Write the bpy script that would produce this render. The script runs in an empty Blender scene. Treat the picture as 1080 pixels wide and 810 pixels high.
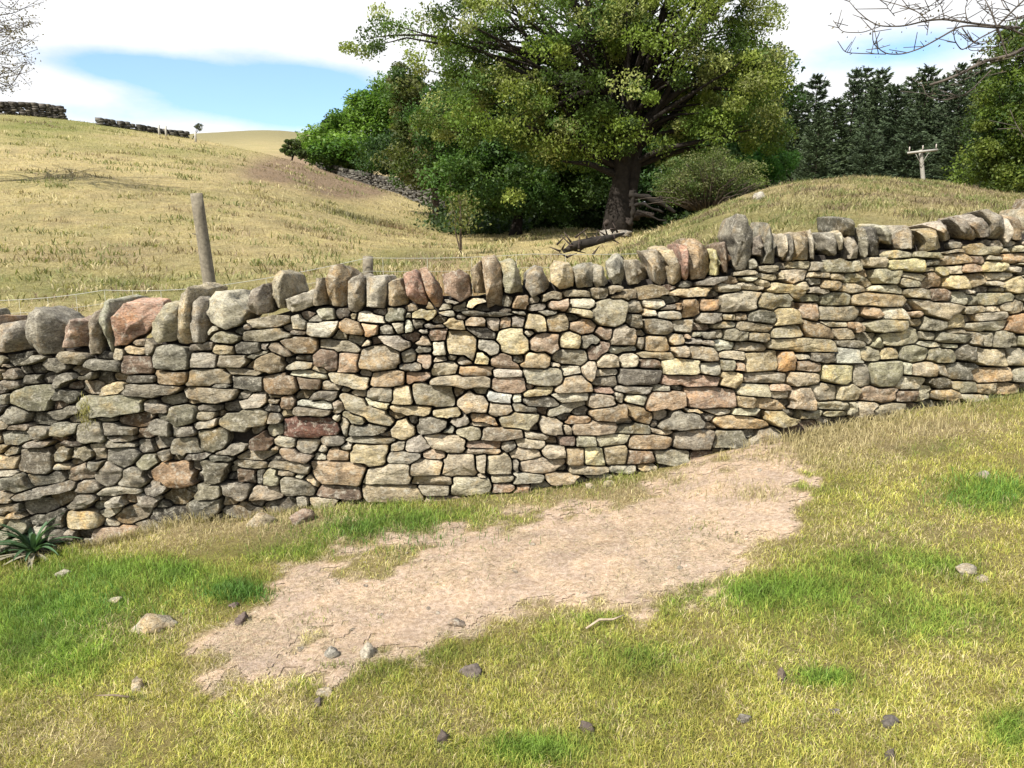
import bpy, math, random
import numpy as np
from mathutils import Vector
random.seed(7); rng = np.random.default_rng(7)
PI = math.pi
scn = bpy.context.scene
COL = scn.collection

# ------------------------------------------------------------------ camera
F = 816.0; EYE = 1.6; PITCH = math.atan(150/816)
cp, sp = math.cos(PITCH), math.sin(PITCH)
def ray(u, v):
    u = np.asarray(u, float); v = np.asarray(v, float)
    a = 405 - v
    return u-540+0*v, a*sp + F*cp + 0*u, a*cp - F*sp + 0*u
def at(u, v, y):
    """point seen at photo position (u,v) at depth y"""
    rx, ry, rz = ray(u, v); t = y/ry
    return np.stack([rx*t, ry*t, EYE + rz*t], -1)
def proj(P):
    x, y, z = P[..., 0], P[..., 1], P[..., 2]-EYE
    f = np.maximum(y*cp - z*sp, 0.05); up = y*sp + z*cp
    return 540 + F*x/f, 405 - F*up/f
cam = bpy.data.cameras.new('camera'); camo = bpy.data.objects.new('camera', cam); COL.objects.link(camo)
cam.sensor_width = 36; cam.lens = 36*F/1080; cam.clip_end = 6000; cam.clip_start = .05
camo.location = (0, 0, EYE); camo.rotation_euler = (PI/2-PITCH, 0, 0)
scn.camera = camo

# ------------------------------------------------------------------ noise
def _h(ix, iy, iz, s):
    n = (ix*374761393 + iy*668265263 + iz*2147483647 + s*974634777) & 0xffffffff
    n = ((n ^ (n >> 13))*1274126177) & 0xffffffff
    n = ((n ^ (n >> 16))*2246822519) & 0xffffffff
    return ((n ^ (n >> 15)) & 0xffff)/65535.0
def noise3(P, s=0):
    P = np.asarray(P, float); i = np.floor(P).astype(np.int64); f = P-i; f = f*f*(3-2*f)
    x, y, z = i[..., 0], i[..., 1], i[..., 2]; r = 0
    for dx in (0, 1):
        wx = f[..., 0] if dx else 1-f[..., 0]
        for dy in (0, 1):
            wy = f[..., 1] if dy else 1-f[..., 1]
            for dz in (0, 1):
                wz = f[..., 2] if dz else 1-f[..., 2]
                r = r + wx*wy*wz*_h(x+dx, y+dy, z+dz, s)
    return r*2-1
def fbm(P, o=3, s=0):
    P = np.asarray(P, float); a = 1; r = 0; t = 0
    for k in range(o):
        r = r + a*noise3(P*(2.03**k)+k*17.3, s+k); t += a; a *= .5
    return r/t
def noise2(x, y, sc, o=3, s=0):
    return fbm(np.stack([x/sc, y/sc, 0*x+.5], -1), o, s)
def sstep(a, b, x):
    t = np.clip((x-a)/(b-a), 0, 1); return t*t*(3-2*t)

# ------------------------------------------------------------------ object helpers
def tag(o, label=None, cat=None, group=None, kind=None):
    if label: o['label'] = label
    if cat: o['category'] = cat
    if group: o['group'] = group
    if kind: o['kind'] = kind
    return o
def empty(name, loc=(0, 0, 0), rz=0.):
    o = bpy.data.objects.new(name, None); COL.objects.link(o); o.location = loc; o.rotation_euler = (0, 0, rz)
    o.empty_display_size = .1
    return o
def mesh_obj(name, V, faces, mat, parent=None, col=None, smooth=True, loc=None):
    """faces: list of int arrays, each (n,k)"""
    V = np.asarray(V, np.float32)
    if loc is not None: V = V - np.asarray(loc, np.float32)
    me = bpy.data.meshes.new(name)
    me.vertices.add(len(V)); me.vertices.foreach_set('co', V.ravel())
    idx = []; tot = []
    for f in faces:
        f = np.asarray(f, np.int32)
        if len(f) == 0: continue
        idx.append(f.ravel()); tot.append(np.full(len(f), f.shape[1], np.int32))
    idx = np.concatenate(idx); tot = np.concatenate(tot)
    me.loops.add(len(idx)); me.loops.foreach_set('vertex_index', idx)
    me.polygons.add(len(tot)); st = np.concatenate([[0], np.cumsum(tot)[:-1]]).astype(np.int32)
    me.polygons.foreach_set('loop_start', st)
    me.polygons.foreach_set('loop_total', tot)
    if smooth: me.polygons.foreach_set('use_smooth', np.ones(len(tot), bool))
    if col is not None:
        c = np.ones((len(V), 4), np.float32); c[:, :3] = np.asarray(col)*.8
        ca = me.color_attributes.new('tint', 'FLOAT_COLOR', 'POINT'); ca.data.foreach_set('color', c.ravel())
    me.update(calc_edges=True); me.validate()
    me.materials.append(mat)
    o = bpy.data.objects.new(name, me); COL.objects.link(o)
    if loc is not None: o.location = loc
    if parent is not None: o.parent = parent
    return o
class MB:
    def __init__(s): s.V = []; s.Q = []; s.T = []; s.C = []; s.n = 0
    def add(s, V, Q=None, T=None, c=(.5, .5, .5)):
        V = np.asarray(V, float)
        if Q is not None and len(Q): s.Q.append(np.asarray(Q)+s.n)
        if T is not None and len(T): s.T.append(np.asarray(T)+s.n)
        s.V.append(V); cc = np.empty((len(V), 3)); cc[:] = c; s.C.append(cc); s.n += len(V)
    def tube(s, pts, rad, k=6, c=(.5, .5, .5), rough=0):
        pts = np.asarray(pts, float); n = len(pts); rad = np.broadcast_to(np.asarray(rad, float), (n,))
        d = np.gradient(pts, axis=0); d /= np.linalg.norm(d, axis=1)[:, None]+1e-9
        ref = np.where(np.abs(d[:, 2:3]) > .9, [[1., 0, 0]], [[0, 0, 1.]])
        a = np.cross(d, ref); a /= np.linalg.norm(a, axis=1)[:, None]+1e-9; b = np.cross(d, a)
        th = np.arange(k)*2*PI/k
        rr = rad[:, None, None]*np.ones((n, k, 1))
        P = pts[:, None]+rr*(a[:, None]*np.cos(th)[None, :, None]+b[:, None]*np.sin(th)[None, :, None])
        if rough: P = P+(rr*rough)*noise3(P/ (rad.max()*1.2)+3)[..., None]*(P-pts[:, None])/(rr+1e-6)
        i = np.arange(n-1)[:, None]*k; j = np.arange(k)[None]; j2 = (j+1) % k
        Q = np.stack([i+j, i+j2, i+k+j2, i+k+j], -1).reshape(-1, 4)
        V = np.concatenate([P.reshape(-1, 3), pts[:1], pts[-1:]])
        jj = np.arange(k); T = np.concatenate([np.stack([0*jj+n*k, (jj+1) % k, jj], -1), np.stack([0*jj+n*k+1, (n-1)*k+jj, (n-1)*k+(jj+1) % k], -1)])
        s.add(V, Q, T, c)
    def build(s, name, mat, parent=None, smooth=True, loc=None):
        return mesh_obj(name, np.concatenate(s.V), [np.concatenate(s.Q) if s.Q else [], np.concatenate(s.T) if s.T else []], mat, parent, np.concatenate(s.C), smooth, loc)

# ------------------------------------------------------------------ materials
def newmat(name):
    m = bpy.data.materials.new(name); m.use_nodes = True
    nt = m.node_tree; return m, nt, nt.nodes, nt.links, nt.nodes['Principled BSDF']
def noisenode(N, L, vec, scale, detail=4, rough=.6):
    n = N.new('ShaderNodeTexNoise'); n.inputs['Scale'].default_value = scale; n.inputs['Detail'].default_value = detail
    n.inputs['Roughness'].default_value = rough; L.new(vec, n.inputs['Vector']); return n.outputs['Fac']
def ramp(N, L, fac, a, b, ca=(0, 0, 0, 1), cb=(1, 1, 1, 1)):
    r = N.new('ShaderNodeValToRGB'); L.new(fac, r.inputs[0]); e = r.color_ramp.elements
    e[0].position = a; e[0].color = ca; e[1].position = b; e[1].color = cb; return r.outputs[0]
def mix(N, L, fac, a, b, t='MIX'):
    m = N.new('ShaderNodeMix'); m.data_type = 'RGBA'; m.blend_type = t
    for sock, v in ((m.inputs[0], fac), (m.inputs[6], a), (m.inputs[7], b)):
        if isinstance(v, (int, float)): sock.default_value = v
        elif isinstance(v, tuple): sock.default_value = (*v, 1)
        else: L.new(v, sock)
    return m.outputs[2]
def bump(N, L, h, strength, dist, P, prev=None):
    b = N.new('ShaderNodeBump'); b.inputs['Strength'].default_value = strength; b.inputs['Distance'].default_value = dist
    L.new(h, b.inputs['Height'])
    if prev: L.new(prev, b.inputs['Normal'])
    if P: L.new(b.outputs[0], P.inputs['Normal'])
    return b.outputs[0]
def attr(N):
    a = N.new('ShaderNodeAttribute'); a.attribute_name = 'tint'; return a.outputs['Color']
def stone_mat(name, lich=1.0):
    m, nt, N, L, P = newmat(name); g = N.new('ShaderNodeNewGeometry').outputs['Position']; c = attr(N)
    st = N.new('ShaderNodeMapping'); st.inputs['Scale'].default_value = (1, 1, 2.2); L.new(g, st.inputs[0]); gs = st.outputs[0]
    big = noisenode(N, L, gs, 8, 6, .7); fine = noisenode(N, L, gs, 70, 6, .8); mid = noisenode(N, L, gs, 20, 7, .75); l2 = noisenode(N, L, g, 31, 8, .8)
    c1 = mix(N, L, ramp(N, L, big, .40, .60), mix(N, L, 1.0, c, (.55, .54, .53), 'MULTIPLY'), mix(N, L, 1.0, c, (1.12, 1.1, 1.05), 'MULTIPLY'))
    iron = noisenode(N, L, g, 5.5, 5, .7)
    c1 = mix(N, L, ramp(N, L, iron, .52, .66, (0, 0, 0, 1), (.75, .75, .75, 1)), c1, mix(N, L, 1.0, c1, (1.22, .98, .66), 'MULTIPLY'))
    c2 = mix(N, L, ramp(N, L, fine, .47, .60), c1, mix(N, L, 1.0, c1, (.45, .44, .42), 'MULTIPLY'))
    c3 = mix(N, L, ramp(N, L, l2, .52, .60, (0, 0, 0, 1), (.62*lich, .62*lich, .62*lich, 1)), c2, (.46, .43, .35))
    c5 = mix(N, L, ramp(N, L, mid, .58, .66, (0, 0, 0, 1), (.7, .7, .7, 1)), c3, (.085, .078, .066))
    L.new(c5, P.inputs['Base Color']); P.inputs['Roughness'].default_value = .95
    P.inputs['Specular IOR Level'].default_value = .18
    bd = N.new('ShaderNodeMapping'); bd.inputs['Scale'].default_value = (1, 1, 7); bd.inputs['Rotation'].default_value = (0, .12, 0); L.new(g, bd.inputs[0]); strat = noisenode(N, L, bd.outputs[0], 12, 5, .7)
    n0 = bump(N, L, strat, .7, .012, None)
    n1 = bump(N, L, mid, .9, .022, None, n0); n2 = bump(N, L, l2, .6, .010, None, n1); bump(N, L, fine, .6, .006, P, n2)
    return m
M = {}
M['stone'] = stone_mat('weathered_sandstone')
def plain(name, rough=.9, nscale=30, var=.35, spec=.25, bd=.004, bs=.5):
    m, nt, N, L, P = newmat(name); g = N.new('ShaderNodeNewGeometry').outputs['Position']; c = attr(N)
    f = noisenode(N, L, g, nscale, 5, .65)
    L.new(mix(N, L, ramp(N, L, f, .35, .65), mix(N, L, 1.0, c, (1-var,)*3, 'MULTIPLY'), c), P.inputs['Base Color'])
    P.inputs['Roughness'].default_value = rough; P.inputs['Specular IOR Level'].default_value = spec
    bump(N, L, f, bs, bd, P); return m
M['bark'] = plain('bark', .95, 6, .6, .2, .05, .8)
M['wood'] = plain('weathered_wood', .9, 40, .45, .25, .004, .6)
M['wire'] = plain('galvanised_wire', .55, 200, .2, .5, .0005)
M['core'] = plain('rubble_fill', 1, 40, .5, .1, .02, .8)
M['dung'] = plain('dry_dung', .95, 90, .5, .2, .006, .8)
def leafmat(name, trans=.35, rough=.6):
    m, nt, N, L, P = newmat(name); c = attr(N); L.new(c, P.inputs['Base Color']); P.inputs['Roughness'].default_value = rough
    P.inputs['Specular IOR Level'].default_value = .3
    t = N.new('ShaderNodeBsdfTranslucent'); L.new(mix(N, L, 1.0, c, (1.0, 1.15, .6), 'MULTIPLY'), t.inputs[0])
    s = N.new('ShaderNodeMixShader'); s.inputs[0].default_value = trans
    L.new(P.outputs[0], s.inputs[1]); L.new(t.outputs[0], s.inputs[2]); L.new(s.outputs[0], N['Material Output'].inputs[0]); return m
M['leaf'] = leafmat('leaves', .42); M['needle'] = leafmat('needles', .1, .7); M['blade'] = leafmat('grass_blades', .3, .65)

# ------------------------------------------------------------------ the wall's plan line and the ground under it
wx = np.array([-30, -8, -4.6, -2.75, -1.4, 0, 1.45, 3.37, 6.2, 10, 30.]); wy = np.array([5.5, 4.6, 4.3, 4.2, 4.2, 4.25, 4.5, 5.1, 6.0, 7.2, 13])
def W(x): return (np.interp(x-.25, wx, wy)+np.interp(x+.25, wx, wy)+np.interp(x, wx, wy))/3
BATTER = .09
def onwall(u, v, off=0.):
    u = np.asarray(u, float); v = np.asarray(v, float)
    rx, ry, rz = ray(u, v); t = 4.3/ry
    for _ in range(14):
        t = (W(rx*t)+BATTER*(EYE+rz*t)+off)/ry
    return np.stack([rx*t, ry*t, EYE+rz*t], -1)
gl = np.array([[-330, 660], [-200, 640], [-100, 615], [0, 592], [60, 586], [100, 577], [150, 566], [200, 549], [250, 549], [300, 541], [370, 533], [450, 529], [500, 524], [550, 520], [600, 512], [650, 504], [700, 495], [750, 480], [800, 468], [850, 458], [900, 446], [950, 436], [1000, 428], [1080, 415], [1200, 400], [1400, 380]], float)
cl = np.array([[-330, 400], [-200, 392], [0, 374], [40, 375], [100, 374], [150, 366], [200, 365], [240, 352], [300, 335], [350, 328], [400, 324], [450, 322], [500, 322], [550, 310], [600, 304], [650, 303], [700, 300], [750, 298], [790, 285], [820, 278], [880, 274], [950, 268], [1000, 259], [1080, 252], [1200, 240], [1400, 222]], float)
glP = onwall(gl[:, 0], gl[:, 1])
def Zb(x): return np.interp(x, np.concatenate([[-40], glP[:, 0], [40]]), np.concatenate([[glP[0, 2]-3], glP[:, 2], [glP[-1, 2]+2.5]]))
def zfront(x, y):
    s = sstep(.15, 1.0, y/np.maximum(W(x), .1))
    z = Zb(x)*s + (.105*x*np.where(np.abs(x) > 8, .8, 1)-.02)*(1-s)
    return z + .005*noise2(x, y, .09, 2, 8) + .018*noise2(x, y, .5, 3, 5)*(1-.5*s) + .05*noise2(x, y, 2.2, 2, 9)*(1-s)
# back terrain: photo heights of the ground at given depths
TU = [-900, -500, -200, 0, 100, 200, 300, 400, 500, 600, 650, 700, 760, 820, 900, 1000, 1080, 1300, 1700, 2200]
TY = [8, 12, 18, 25, 35, 50, 65, 80, 100, 150, 300, 600, 1500, 4000]
TV = [
 [350,348,346,344,340,336,330,325,318,308,300,292,280,270,262,252,245,240,240,240],
 [315,310,306,302,301,299,297,296,292,285,276,260,238,224,214,220,226,226,230,235],
 [268,262,256,250,252,256,263,273,275,268,258,240,211,188,180,192,207,212,220,230],
 [225,215,208,205,208,215,229,254,262,252,250,248,225,207,203,213,222,224,226,230],
 [185,172,166,165,170,180,200,236,251,243,243,243,235,225,222,225,228,228,230,232],
 [150,138,134,135,145,158,177,208,236,241,241,241,238,235,235,235,235,235,235,235],
 [130,118,114,117,128,143,164,197,227,240,240,240,238,238,238,238,238,238,238,238],
 [132,120,116,119,131,147,172,203,222,239,240,240,240,240,240,240,240,240,240,240],
 [145,135,130,130,142,156,178,190,214,238,240,240,240,240,240,240,240,240,240,240],
 [165,160,155,152,158,162,170,182,205,232,236,238,238,238,238,238,238,238,238,238],
 [185,180,175,170,165,158,153,166,192,220,226,230,232,234,236,236,236,236,236,236],
 [200,190,170,158,146,139,133,150,172,200,212,220,226,230,232,232,232,232,232,232],
 [240,240,240,240,240,236,232,235,240,244,246,248,250,250,250,250,250,250,250,250],
 [253]*20]
TV = np.array(TV, float); LTY = np.log(np.array(TY, float)); TU = np.array(TU, float)
_gu = np.linspace(-900, 2200, 311); _gy = np.linspace(math.log(8), math.log(4000), 260)
_t = np.array([np.interp(_gu, TU, r) for r in TV]); _t = np.array([np.interp(_gy, LTY, _t[:, i]) for i in range(len(_gu))]).T
def _blur(a, k, ax):
    for _ in range(2):
        p = np.pad(a, [(k, k) if i == ax else (0, 0) for i in range(2)], mode='edge')
        a = sum(np.take(p, range(j, j+a.shape[ax]), ax) for j in range(2*k+1))/(2*k+1)
    return a
_t = _blur(_blur(_t, 2, 1), 3, 0)
def zback(x, y):
    """ground height behind the wall"""
    ye = np.maximum(y, .5); u = np.clip(540+F*x/(ye*cp)*1.0, -899, 2199)   # column near the horizon
    fu = (u+900)/10.; ly = np.clip((np.log(np.maximum(y, 8))-_gy[0])/(_gy[1]-_gy[0]), 0, 258.999)
    iu = np.minimum(fu.astype(int), 309); iy = ly.astype(int); a = fu-iu; b = ly-iy
    v = (_t[iy, iu]*(1-a)+_t[iy, iu+1]*a)*(1-b)+(_t[iy+1, iu]*(1-a)+_t[iy+1, iu+1]*a)*b
    rx, ry, rz = ray(540., v); z = EYE+np.maximum(y, 8)*rz/ry
    s = sstep(0, 1, (y-W(x)-.3)/np.maximum(8-W(x)-.3, .8))
    z0 = Zb(np.clip(x, -12, 12))+.12
    z = np.where(y < 8, z0*(1-s)+z*s, z)
    amp = np.clip(y/60, .03, .6)
    kn = np.exp(-((x-5.5-.35*(y-15))/4.)**2-((y-15)/5.)**2); amp = amp*(1+.0*kn); z = z+kn*(.10*noise2(x, y, .9, 3, 6)+.05*noise2(x, y, .3, 2, 7))
    return z + amp*(.18*noise2(x, y, 1.6, 3, 3)+.35*noise2(x, y, 6, 3, 4)*np.clip((y-7)/6, 0, 1))
def ground(x, y):
    x = np.asarray(x, float); y = np.asarray(y, float)
    return np.where(y < W(x)+.3, zfront(x, y), zback(x, y))
# ------------------------------------------------------------------ the dry stone wall
# every stone seen in the photo: box (x0 y0 x1 y1, in sixths of a pixel from the tile's corner), colour, [tilt], [shape]
TILES = [((0, 330), """0 310 60 350 b;90 270 290 340 g -15 d;0 360 115 420 b;0 425 130 480 g;250 290 420 385 g -5 d;370 245 535 345 b 12;530 285 765 375 g 8;700 240 770 300 b 0 e;795 215 920 265 y;835 165 915 215 p 0 t;920 185 990 265 b 0 e;770 265 965 390 r 5;970 210 1205 370 g 0 e;800 400 985 445 G;990 365 1200 450 o;785 450 1140 530 g 2;500 380 610 430 g 0 d;140 390 250 450 G;330 370 475 480 g -20;70 460 330 630 n 0 e;0 495 60 590 g;330 490 530 560 G;610 425 780 540 y -20;500 530 905 650 n;900 560 1065 635 g 5;0 585 190 710 g 0 e;290 585 490 690 g -15;60 705 190 740 b;190 720 320 800 g 0 e;330 695 500 780 g -5;500 690 655 810 g;630 660 725 685 g;660 700 870 780 g 5;925 665 1080 780 g 8;990 650 1080 700 g 20;0 755 195 830 g;700 775 840 830 g"""),
((0, 465), """145 0 330 45 g;0 35 105 120 g 0 e;110 45 330 210 n;350 35 455 135 g 5;400 0 520 35 g;455 40 620 110 b;570 20 660 120 b -20;690 0 845 40 g;690 45 890 155 g 0 e;870 0 970 75 g;1000 60 1080 125 g;850 80 1015 185 n 0 d;965 135 1230 290 O 0 e;335 145 445 185 w;430 155 590 250 b 0 t;570 130 640 190 g;605 150 770 275 g 0 e;750 170 945 285 g 0 t;0 195 185 320 g -8;185 190 405 290 g -5;20 255 490 400 g -12 L;490 245 630 325 g;615 295 885 350 w -3;395 330 625 450 g -10 d;650 355 780 430 w -10;910 260 1050 350 g;850 345 1000 420 g;30 430 140 490 y;0 500 180 590 n 0 e;400 445 640 565 y 0 e;560 555 870 690 p;400 580 470 640 g;280 450 390 540 G;0 630 200 700 n;290 560 390 640 g"""),
((180, 310), """225 210 290 260 w 0 e;260 245 435 315 b 4;510 140 745 225 b -8;445 215 745 300 b -3;750 140 860 225 w 0 t;860 180 1040 275 w;875 145 950 175 g;940 90 1045 155 n;755 225 855 262 g 8;120 310 265 365 g -5;270 325 410 390 o;405 305 565 375 G;455 205 510 240 b;570 315 620 345 g -10;630 310 765 400 b 28;715 270 935 380 t;945 285 1190 370 b 6;125 375 295 470 w;290 385 490 465 b;455 370 610 410 g -15;500 385 750 500 t 0 t;340 468 585 525 b 6;110 480 375 575 b;380 515 580 620 G 8;265 565 370 590 g;595 515 795 635 t;740 430 900 475 w;800 385 900 425 G;910 355 1055 480 r;1060 375 1195 495 p;900 450 990 500 b 15;755 480 990 545 w 8;805 530 950 610 p 5;1005 495 1265 605 b 8;950 560 1080 620 b 6;70 590 420 690 b 3;150 705 330 740 g;440 625 610 735 w -15;0 590 40 640 g;610 640 700 660 g;615 665 700 695 g;590 700 700 745 G;695 645 785 730 o 0 e;870 615 1060 680 G;795 655 1025 730 w 6;770 715 1010 790 b 6;1030 665 1100 760 b;0 705 165 830 n;165 750 275 800 b;305 735 620 850 b 0 e;700 735 765 765 y;1020 755 1080 800 w;620 755 695 815 g"""),
((180, 430), """150 70 295 150 w -10;60 120 160 175 g;0 100 30 180 g;170 125 345 270 n;0 185 195 305 g -6;100 285 235 330 G;350 150 520 250 k;515 150 655 265 r 0 t;630 240 685 285 b;300 255 455 300 w;415 275 665 325 b -2;395 335 610 390 b 3;200 330 365 480 n;250 300 390 345 G;705 55 1050 190 R;820 140 980 205 y 15;955 165 1090 235 G;665 180 780 250 w;800 205 930 285 w;690 255 890 355 b 15;925 240 1000 290 w 0 e;990 255 1135 345 o 8;620 330 885 415 b 8;670 385 790 440 b 8;785 420 850 450 w;415 390 530 485 r;540 395 590 480 G;580 395 680 490 b;700 440 910 565 n 10;835 425 930 515 y 30 d;890 330 1225 500 o 5;930 485 1215 590 r 5;785 560 860 625 w;885 570 1060 645 b;160 485 325 585 n;330 470 500 570 g;505 500 700 590 b;100 575 315 695 g"""),
((360, 300), """100 170 280 250 w 10;280 150 405 230 G;445 160 600 220 y;400 180 440 220 w;40 180 90 215 b;615 165 725 200 g;650 205 780 290 y 15;780 210 905 265 p;745 165 1080 210 G 3;650 95 750 135 g 10;760 80 930 155 b -15 t;925 215 1000 300 w 0 v;1015 205 1080 270 p;800 270 970 350 G 10;0 210 150 355 t 20 R;135 255 225 330 O;245 265 335 310 g;320 235 400 300 w 0 e;405 220 450 305 w;445 220 520 275 G;520 250 650 275 G;490 280 550 310 w;560 285 660 355 p;225 325 450 425 w 8 v;455 325 575 400 b 0 t;470 380 570 430 G;575 360 665 455 w -5;665 295 855 455 y;860 350 1010 450 w 10;995 280 1185 445 y 0 e;380 425 465 500 g 0 e;110 380 365 540 b 0 e;130 355 190 390 w;470 440 580 555 p 0 v;585 455 665 490 b;675 450 735 480 b;720 440 830 510 g 0 t;835 420 935 510 y 0 t;580 490 740 575 b 0 e;740 515 960 590 t 3;940 435 1122 525 p 0 t;370 500 540 545 G;185 550 400 645 y -2;410 560 545 625 p;555 570 950 660 b 3;965 540 1150 590 w;955 590 1170 680 p;170 655 325 740 g;310 640 455 760 y 0 t;460 620 710 775 n;0 650 50 690 g;55 670 160 705 w;920 675 1080 750 w 8"""),
((360, 415), """-20 10 345 210 b 24 e;155 30 300 100 w 12;0 105 150 195 g 20;0 145 40 270 g;300 70 570 140 y 3;610 30 720 90 b;580 95 760 155 y;740 0 930 125 b 0 e;935 70 1070 150 b 0 e;815 125 990 205 O 8;995 130 1235 225 b;890 215 1150 290 b;690 140 815 205 w -3 e;820 175 960 215 b 5;640 205 710 255 g 0 e;285 150 480 300 y -15 t;480 150 670 240 G;450 210 560 265 G;50 205 285 265 G;30 270 355 320 g 2;730 215 890 290 b 0 e;560 260 785 370 b 3;395 275 550 375 g -10 t;305 310 390 360 w;790 295 1010 350 p 3;1010 310 1090 355 G;780 345 1010 390 b 2;50 320 295 445 y;290 370 500 440 g 0 e;520 365 665 415 p;645 380 850 525 b;850 390 915 500 b;920 390 1090 510 b 0 e;445 420 640 515 b;150 450 440 580 b -3;395 530 450 575 w 0 e;450 515 700 585 b 3;505 585 685 640 b;700 530 945 640 b;840 505 905 530 b;950 515 1120 565 b;955 575 1130 630 p;135 580 505 690 t;510 650 750 700 p;0 620 110 680 G;0 325 70 360 w"""),
((540, 290), """180 110 320 175 b -8;335 95 510 145 b 3;510 85 610 150 b;620 70 700 125 b;640 95 790 155 t;795 70 1000 150 t -3;1000 78 1265 140 y -2;235 150 360 225 p;0 130 115 220 t 0 e;95 185 215 225 g;165 225 285 250 g;370 140 540 215 w -3;350 195 510 275 y 10 L;515 145 715 325 n 0 E;0 225 80 255 g;70 250 225 355 y 0 t;225 255 360 360 t 0 e;360 285 540 370 o 0 d;730 155 840 240 g 0 t;830 150 980 205 w;830 215 910 270 w 0 e;690 175 730 220 w;920 230 1075 280 w;730 245 830 345 G;835 270 1020 385 g 0 e;945 180 1050 225 g -10;1040 170 1080 225 O;1020 285 1155 370 g;0 260 75 330 g;50 345 155 405 w 0 v;115 375 295 500 p;295 365 435 465 y 0 e;540 335 625 405 p;440 385 560 460 g;470 425 610 530 r 0 v;625 325 790 450 w 0 e;620 445 795 495 w -4;790 390 850 460 g;850 385 985 485 t;985 370 1110 435 b 0 e;45 480 265 595 y 0 t;265 480 465 570 g;250 555 310 590 w;530 500 690 590 b 0 t;320 570 435 635 w;440 560 530 660 b 0 v;530 590 680 640 w -3;700 495 800 590 b;800 490 1025 530 y;810 530 935 590 r;1020 455 1130 520 w;960 535 1185 630 y;680 595 940 695 G;75 585 320 700 g;0 595 70 650 w;275 635 510 745 b 0 t;525 650 660 710 b;530 700 640 745 r;945 630 1320 710 p 3;645 695 890 750 g 4;890 705 1000 740 w"""),
((540, 400), """80 45 270 115 y -8;275 80 490 145 w -3;0 105 55 135 w;75 115 300 180 G 3;20 160 160 215 g 10;480 100 655 175 b;650 95 700 135 w;720 100 850 155 w 5;865 75 1110 190 o;495 165 735 270 t -8;220 140 475 230 g -18;350 235 505 285 o;730 165 900 290 t 20;915 195 1255 320 g 0 t;155 235 350 350 b 0 t;320 300 385 360 b;385 275 665 350 p -2;670 280 885 355 n 5;890 310 1020 350 b;75 330 240 390 w 8;40 380 215 435 b 3;285 360 405 425 r;405 360 530 425 n;535 350 740 420 b -4;740 355 1010 445 t;1010 325 1275 450 g;205 415 345 505 b;0 445 170 500 b;340 430 455 550 t;450 430 590 545 y;590 425 730 545 t;730 450 905 535 p;910 450 1150 560 n;0 510 35 585 g;50 500 330 600 b -3 e;350 540 610 600 b 2;620 545 790 600 g;800 540 940 590 b;0 595 210 665 g 3;215 600 420 665 t;0 665 115 725 p;455 605 650 640 n"""),
((720, 260), """90 190 305 240 g -12;330 140 460 195 b -10;360 190 480 215 w;425 85 510 130 g;520 120 605 165 w;475 165 620 215 b 8;600 165 660 220 b;640 145 785 220 w;680 90 820 140 b -3;820 95 870 150 g;875 98 1085 165 n;225 240 360 285 w;0 245 190 305 y;360 225 510 285 w 12;460 205 560 260 b 12;560 230 750 340 y 15;735 225 805 275 b;790 205 870 245 g;800 165 930 195 b;930 170 1025 215 t;1030 175 1150 225 n;870 215 1000 270 t;1000 235 1160 280 b;800 255 930 300 g 3;745 305 860 355 n -5;890 300 1075 375 n 0 e;105 325 250 410 O -4;0 340 120 440 O;225 290 480 415 w;480 270 685 405 g 0 L;740 350 865 470 p;870 380 1130 470 g;585 390 745 500 y;420 415 590 485 G;100 415 250 490 w -8;250 430 340 470 b;340 415 420 470 t;190 475 335 525 n -5 e;350 475 555 550 b 6;555 490 765 590 b -6;750 465 965 585 o 5;960 520 1080 585 b;880 475 1050 510 w;1055 480 1090 530 o;60 535 125 570 w;125 535 215 595 g;270 530 410 600 g;0 545 45 600 p;30 575 205 635 g 6;205 590 330 660 w 5;330 605 525 665 b 3;410 545 545 600 n;535 575 980 670 b 3;0 620 245 725 b 0 t;245 660 390 715 w;390 670 610 790 y;610 670 715 790 O;715 680 815 715 w;810 675 965 735 G;980 595 1170 640 G;970 645 1130 745 w;720 725 870 790 r;875 745 1060 860 y;240 715 335 780 w;330 735 400 790 p;110 735 240 800 w;0 730 100 810 y"""),
((720, 365), """245 165 380 260 y;0 178 235 270 p;390 160 660 245 g 3;675 165 865 255 b;10 270 345 395 p;355 235 555 320 n 3;555 245 705 285 p;560 285 675 335 g;685 260 830 415 b;830 245 965 340 g;985 250 1110 345 b;350 315 455 390 t;450 330 645 400 t 3;0 280 12 370 p;0 385 120 430 y 3;140 400 320 430 w;320 395 480 440 w;0 435 175 530 n 5;190 445 545 530 o 0 e;520 410 720 520 y 15;850 350 1050 400 g;740 405 890 460 n;890 415 1040 450 b;1045 350 1110 440 w;0 540 195 670 g;210 540 420 655 G;430 525 660 640 g 0 t;0 675 100 720 n"""),
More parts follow.
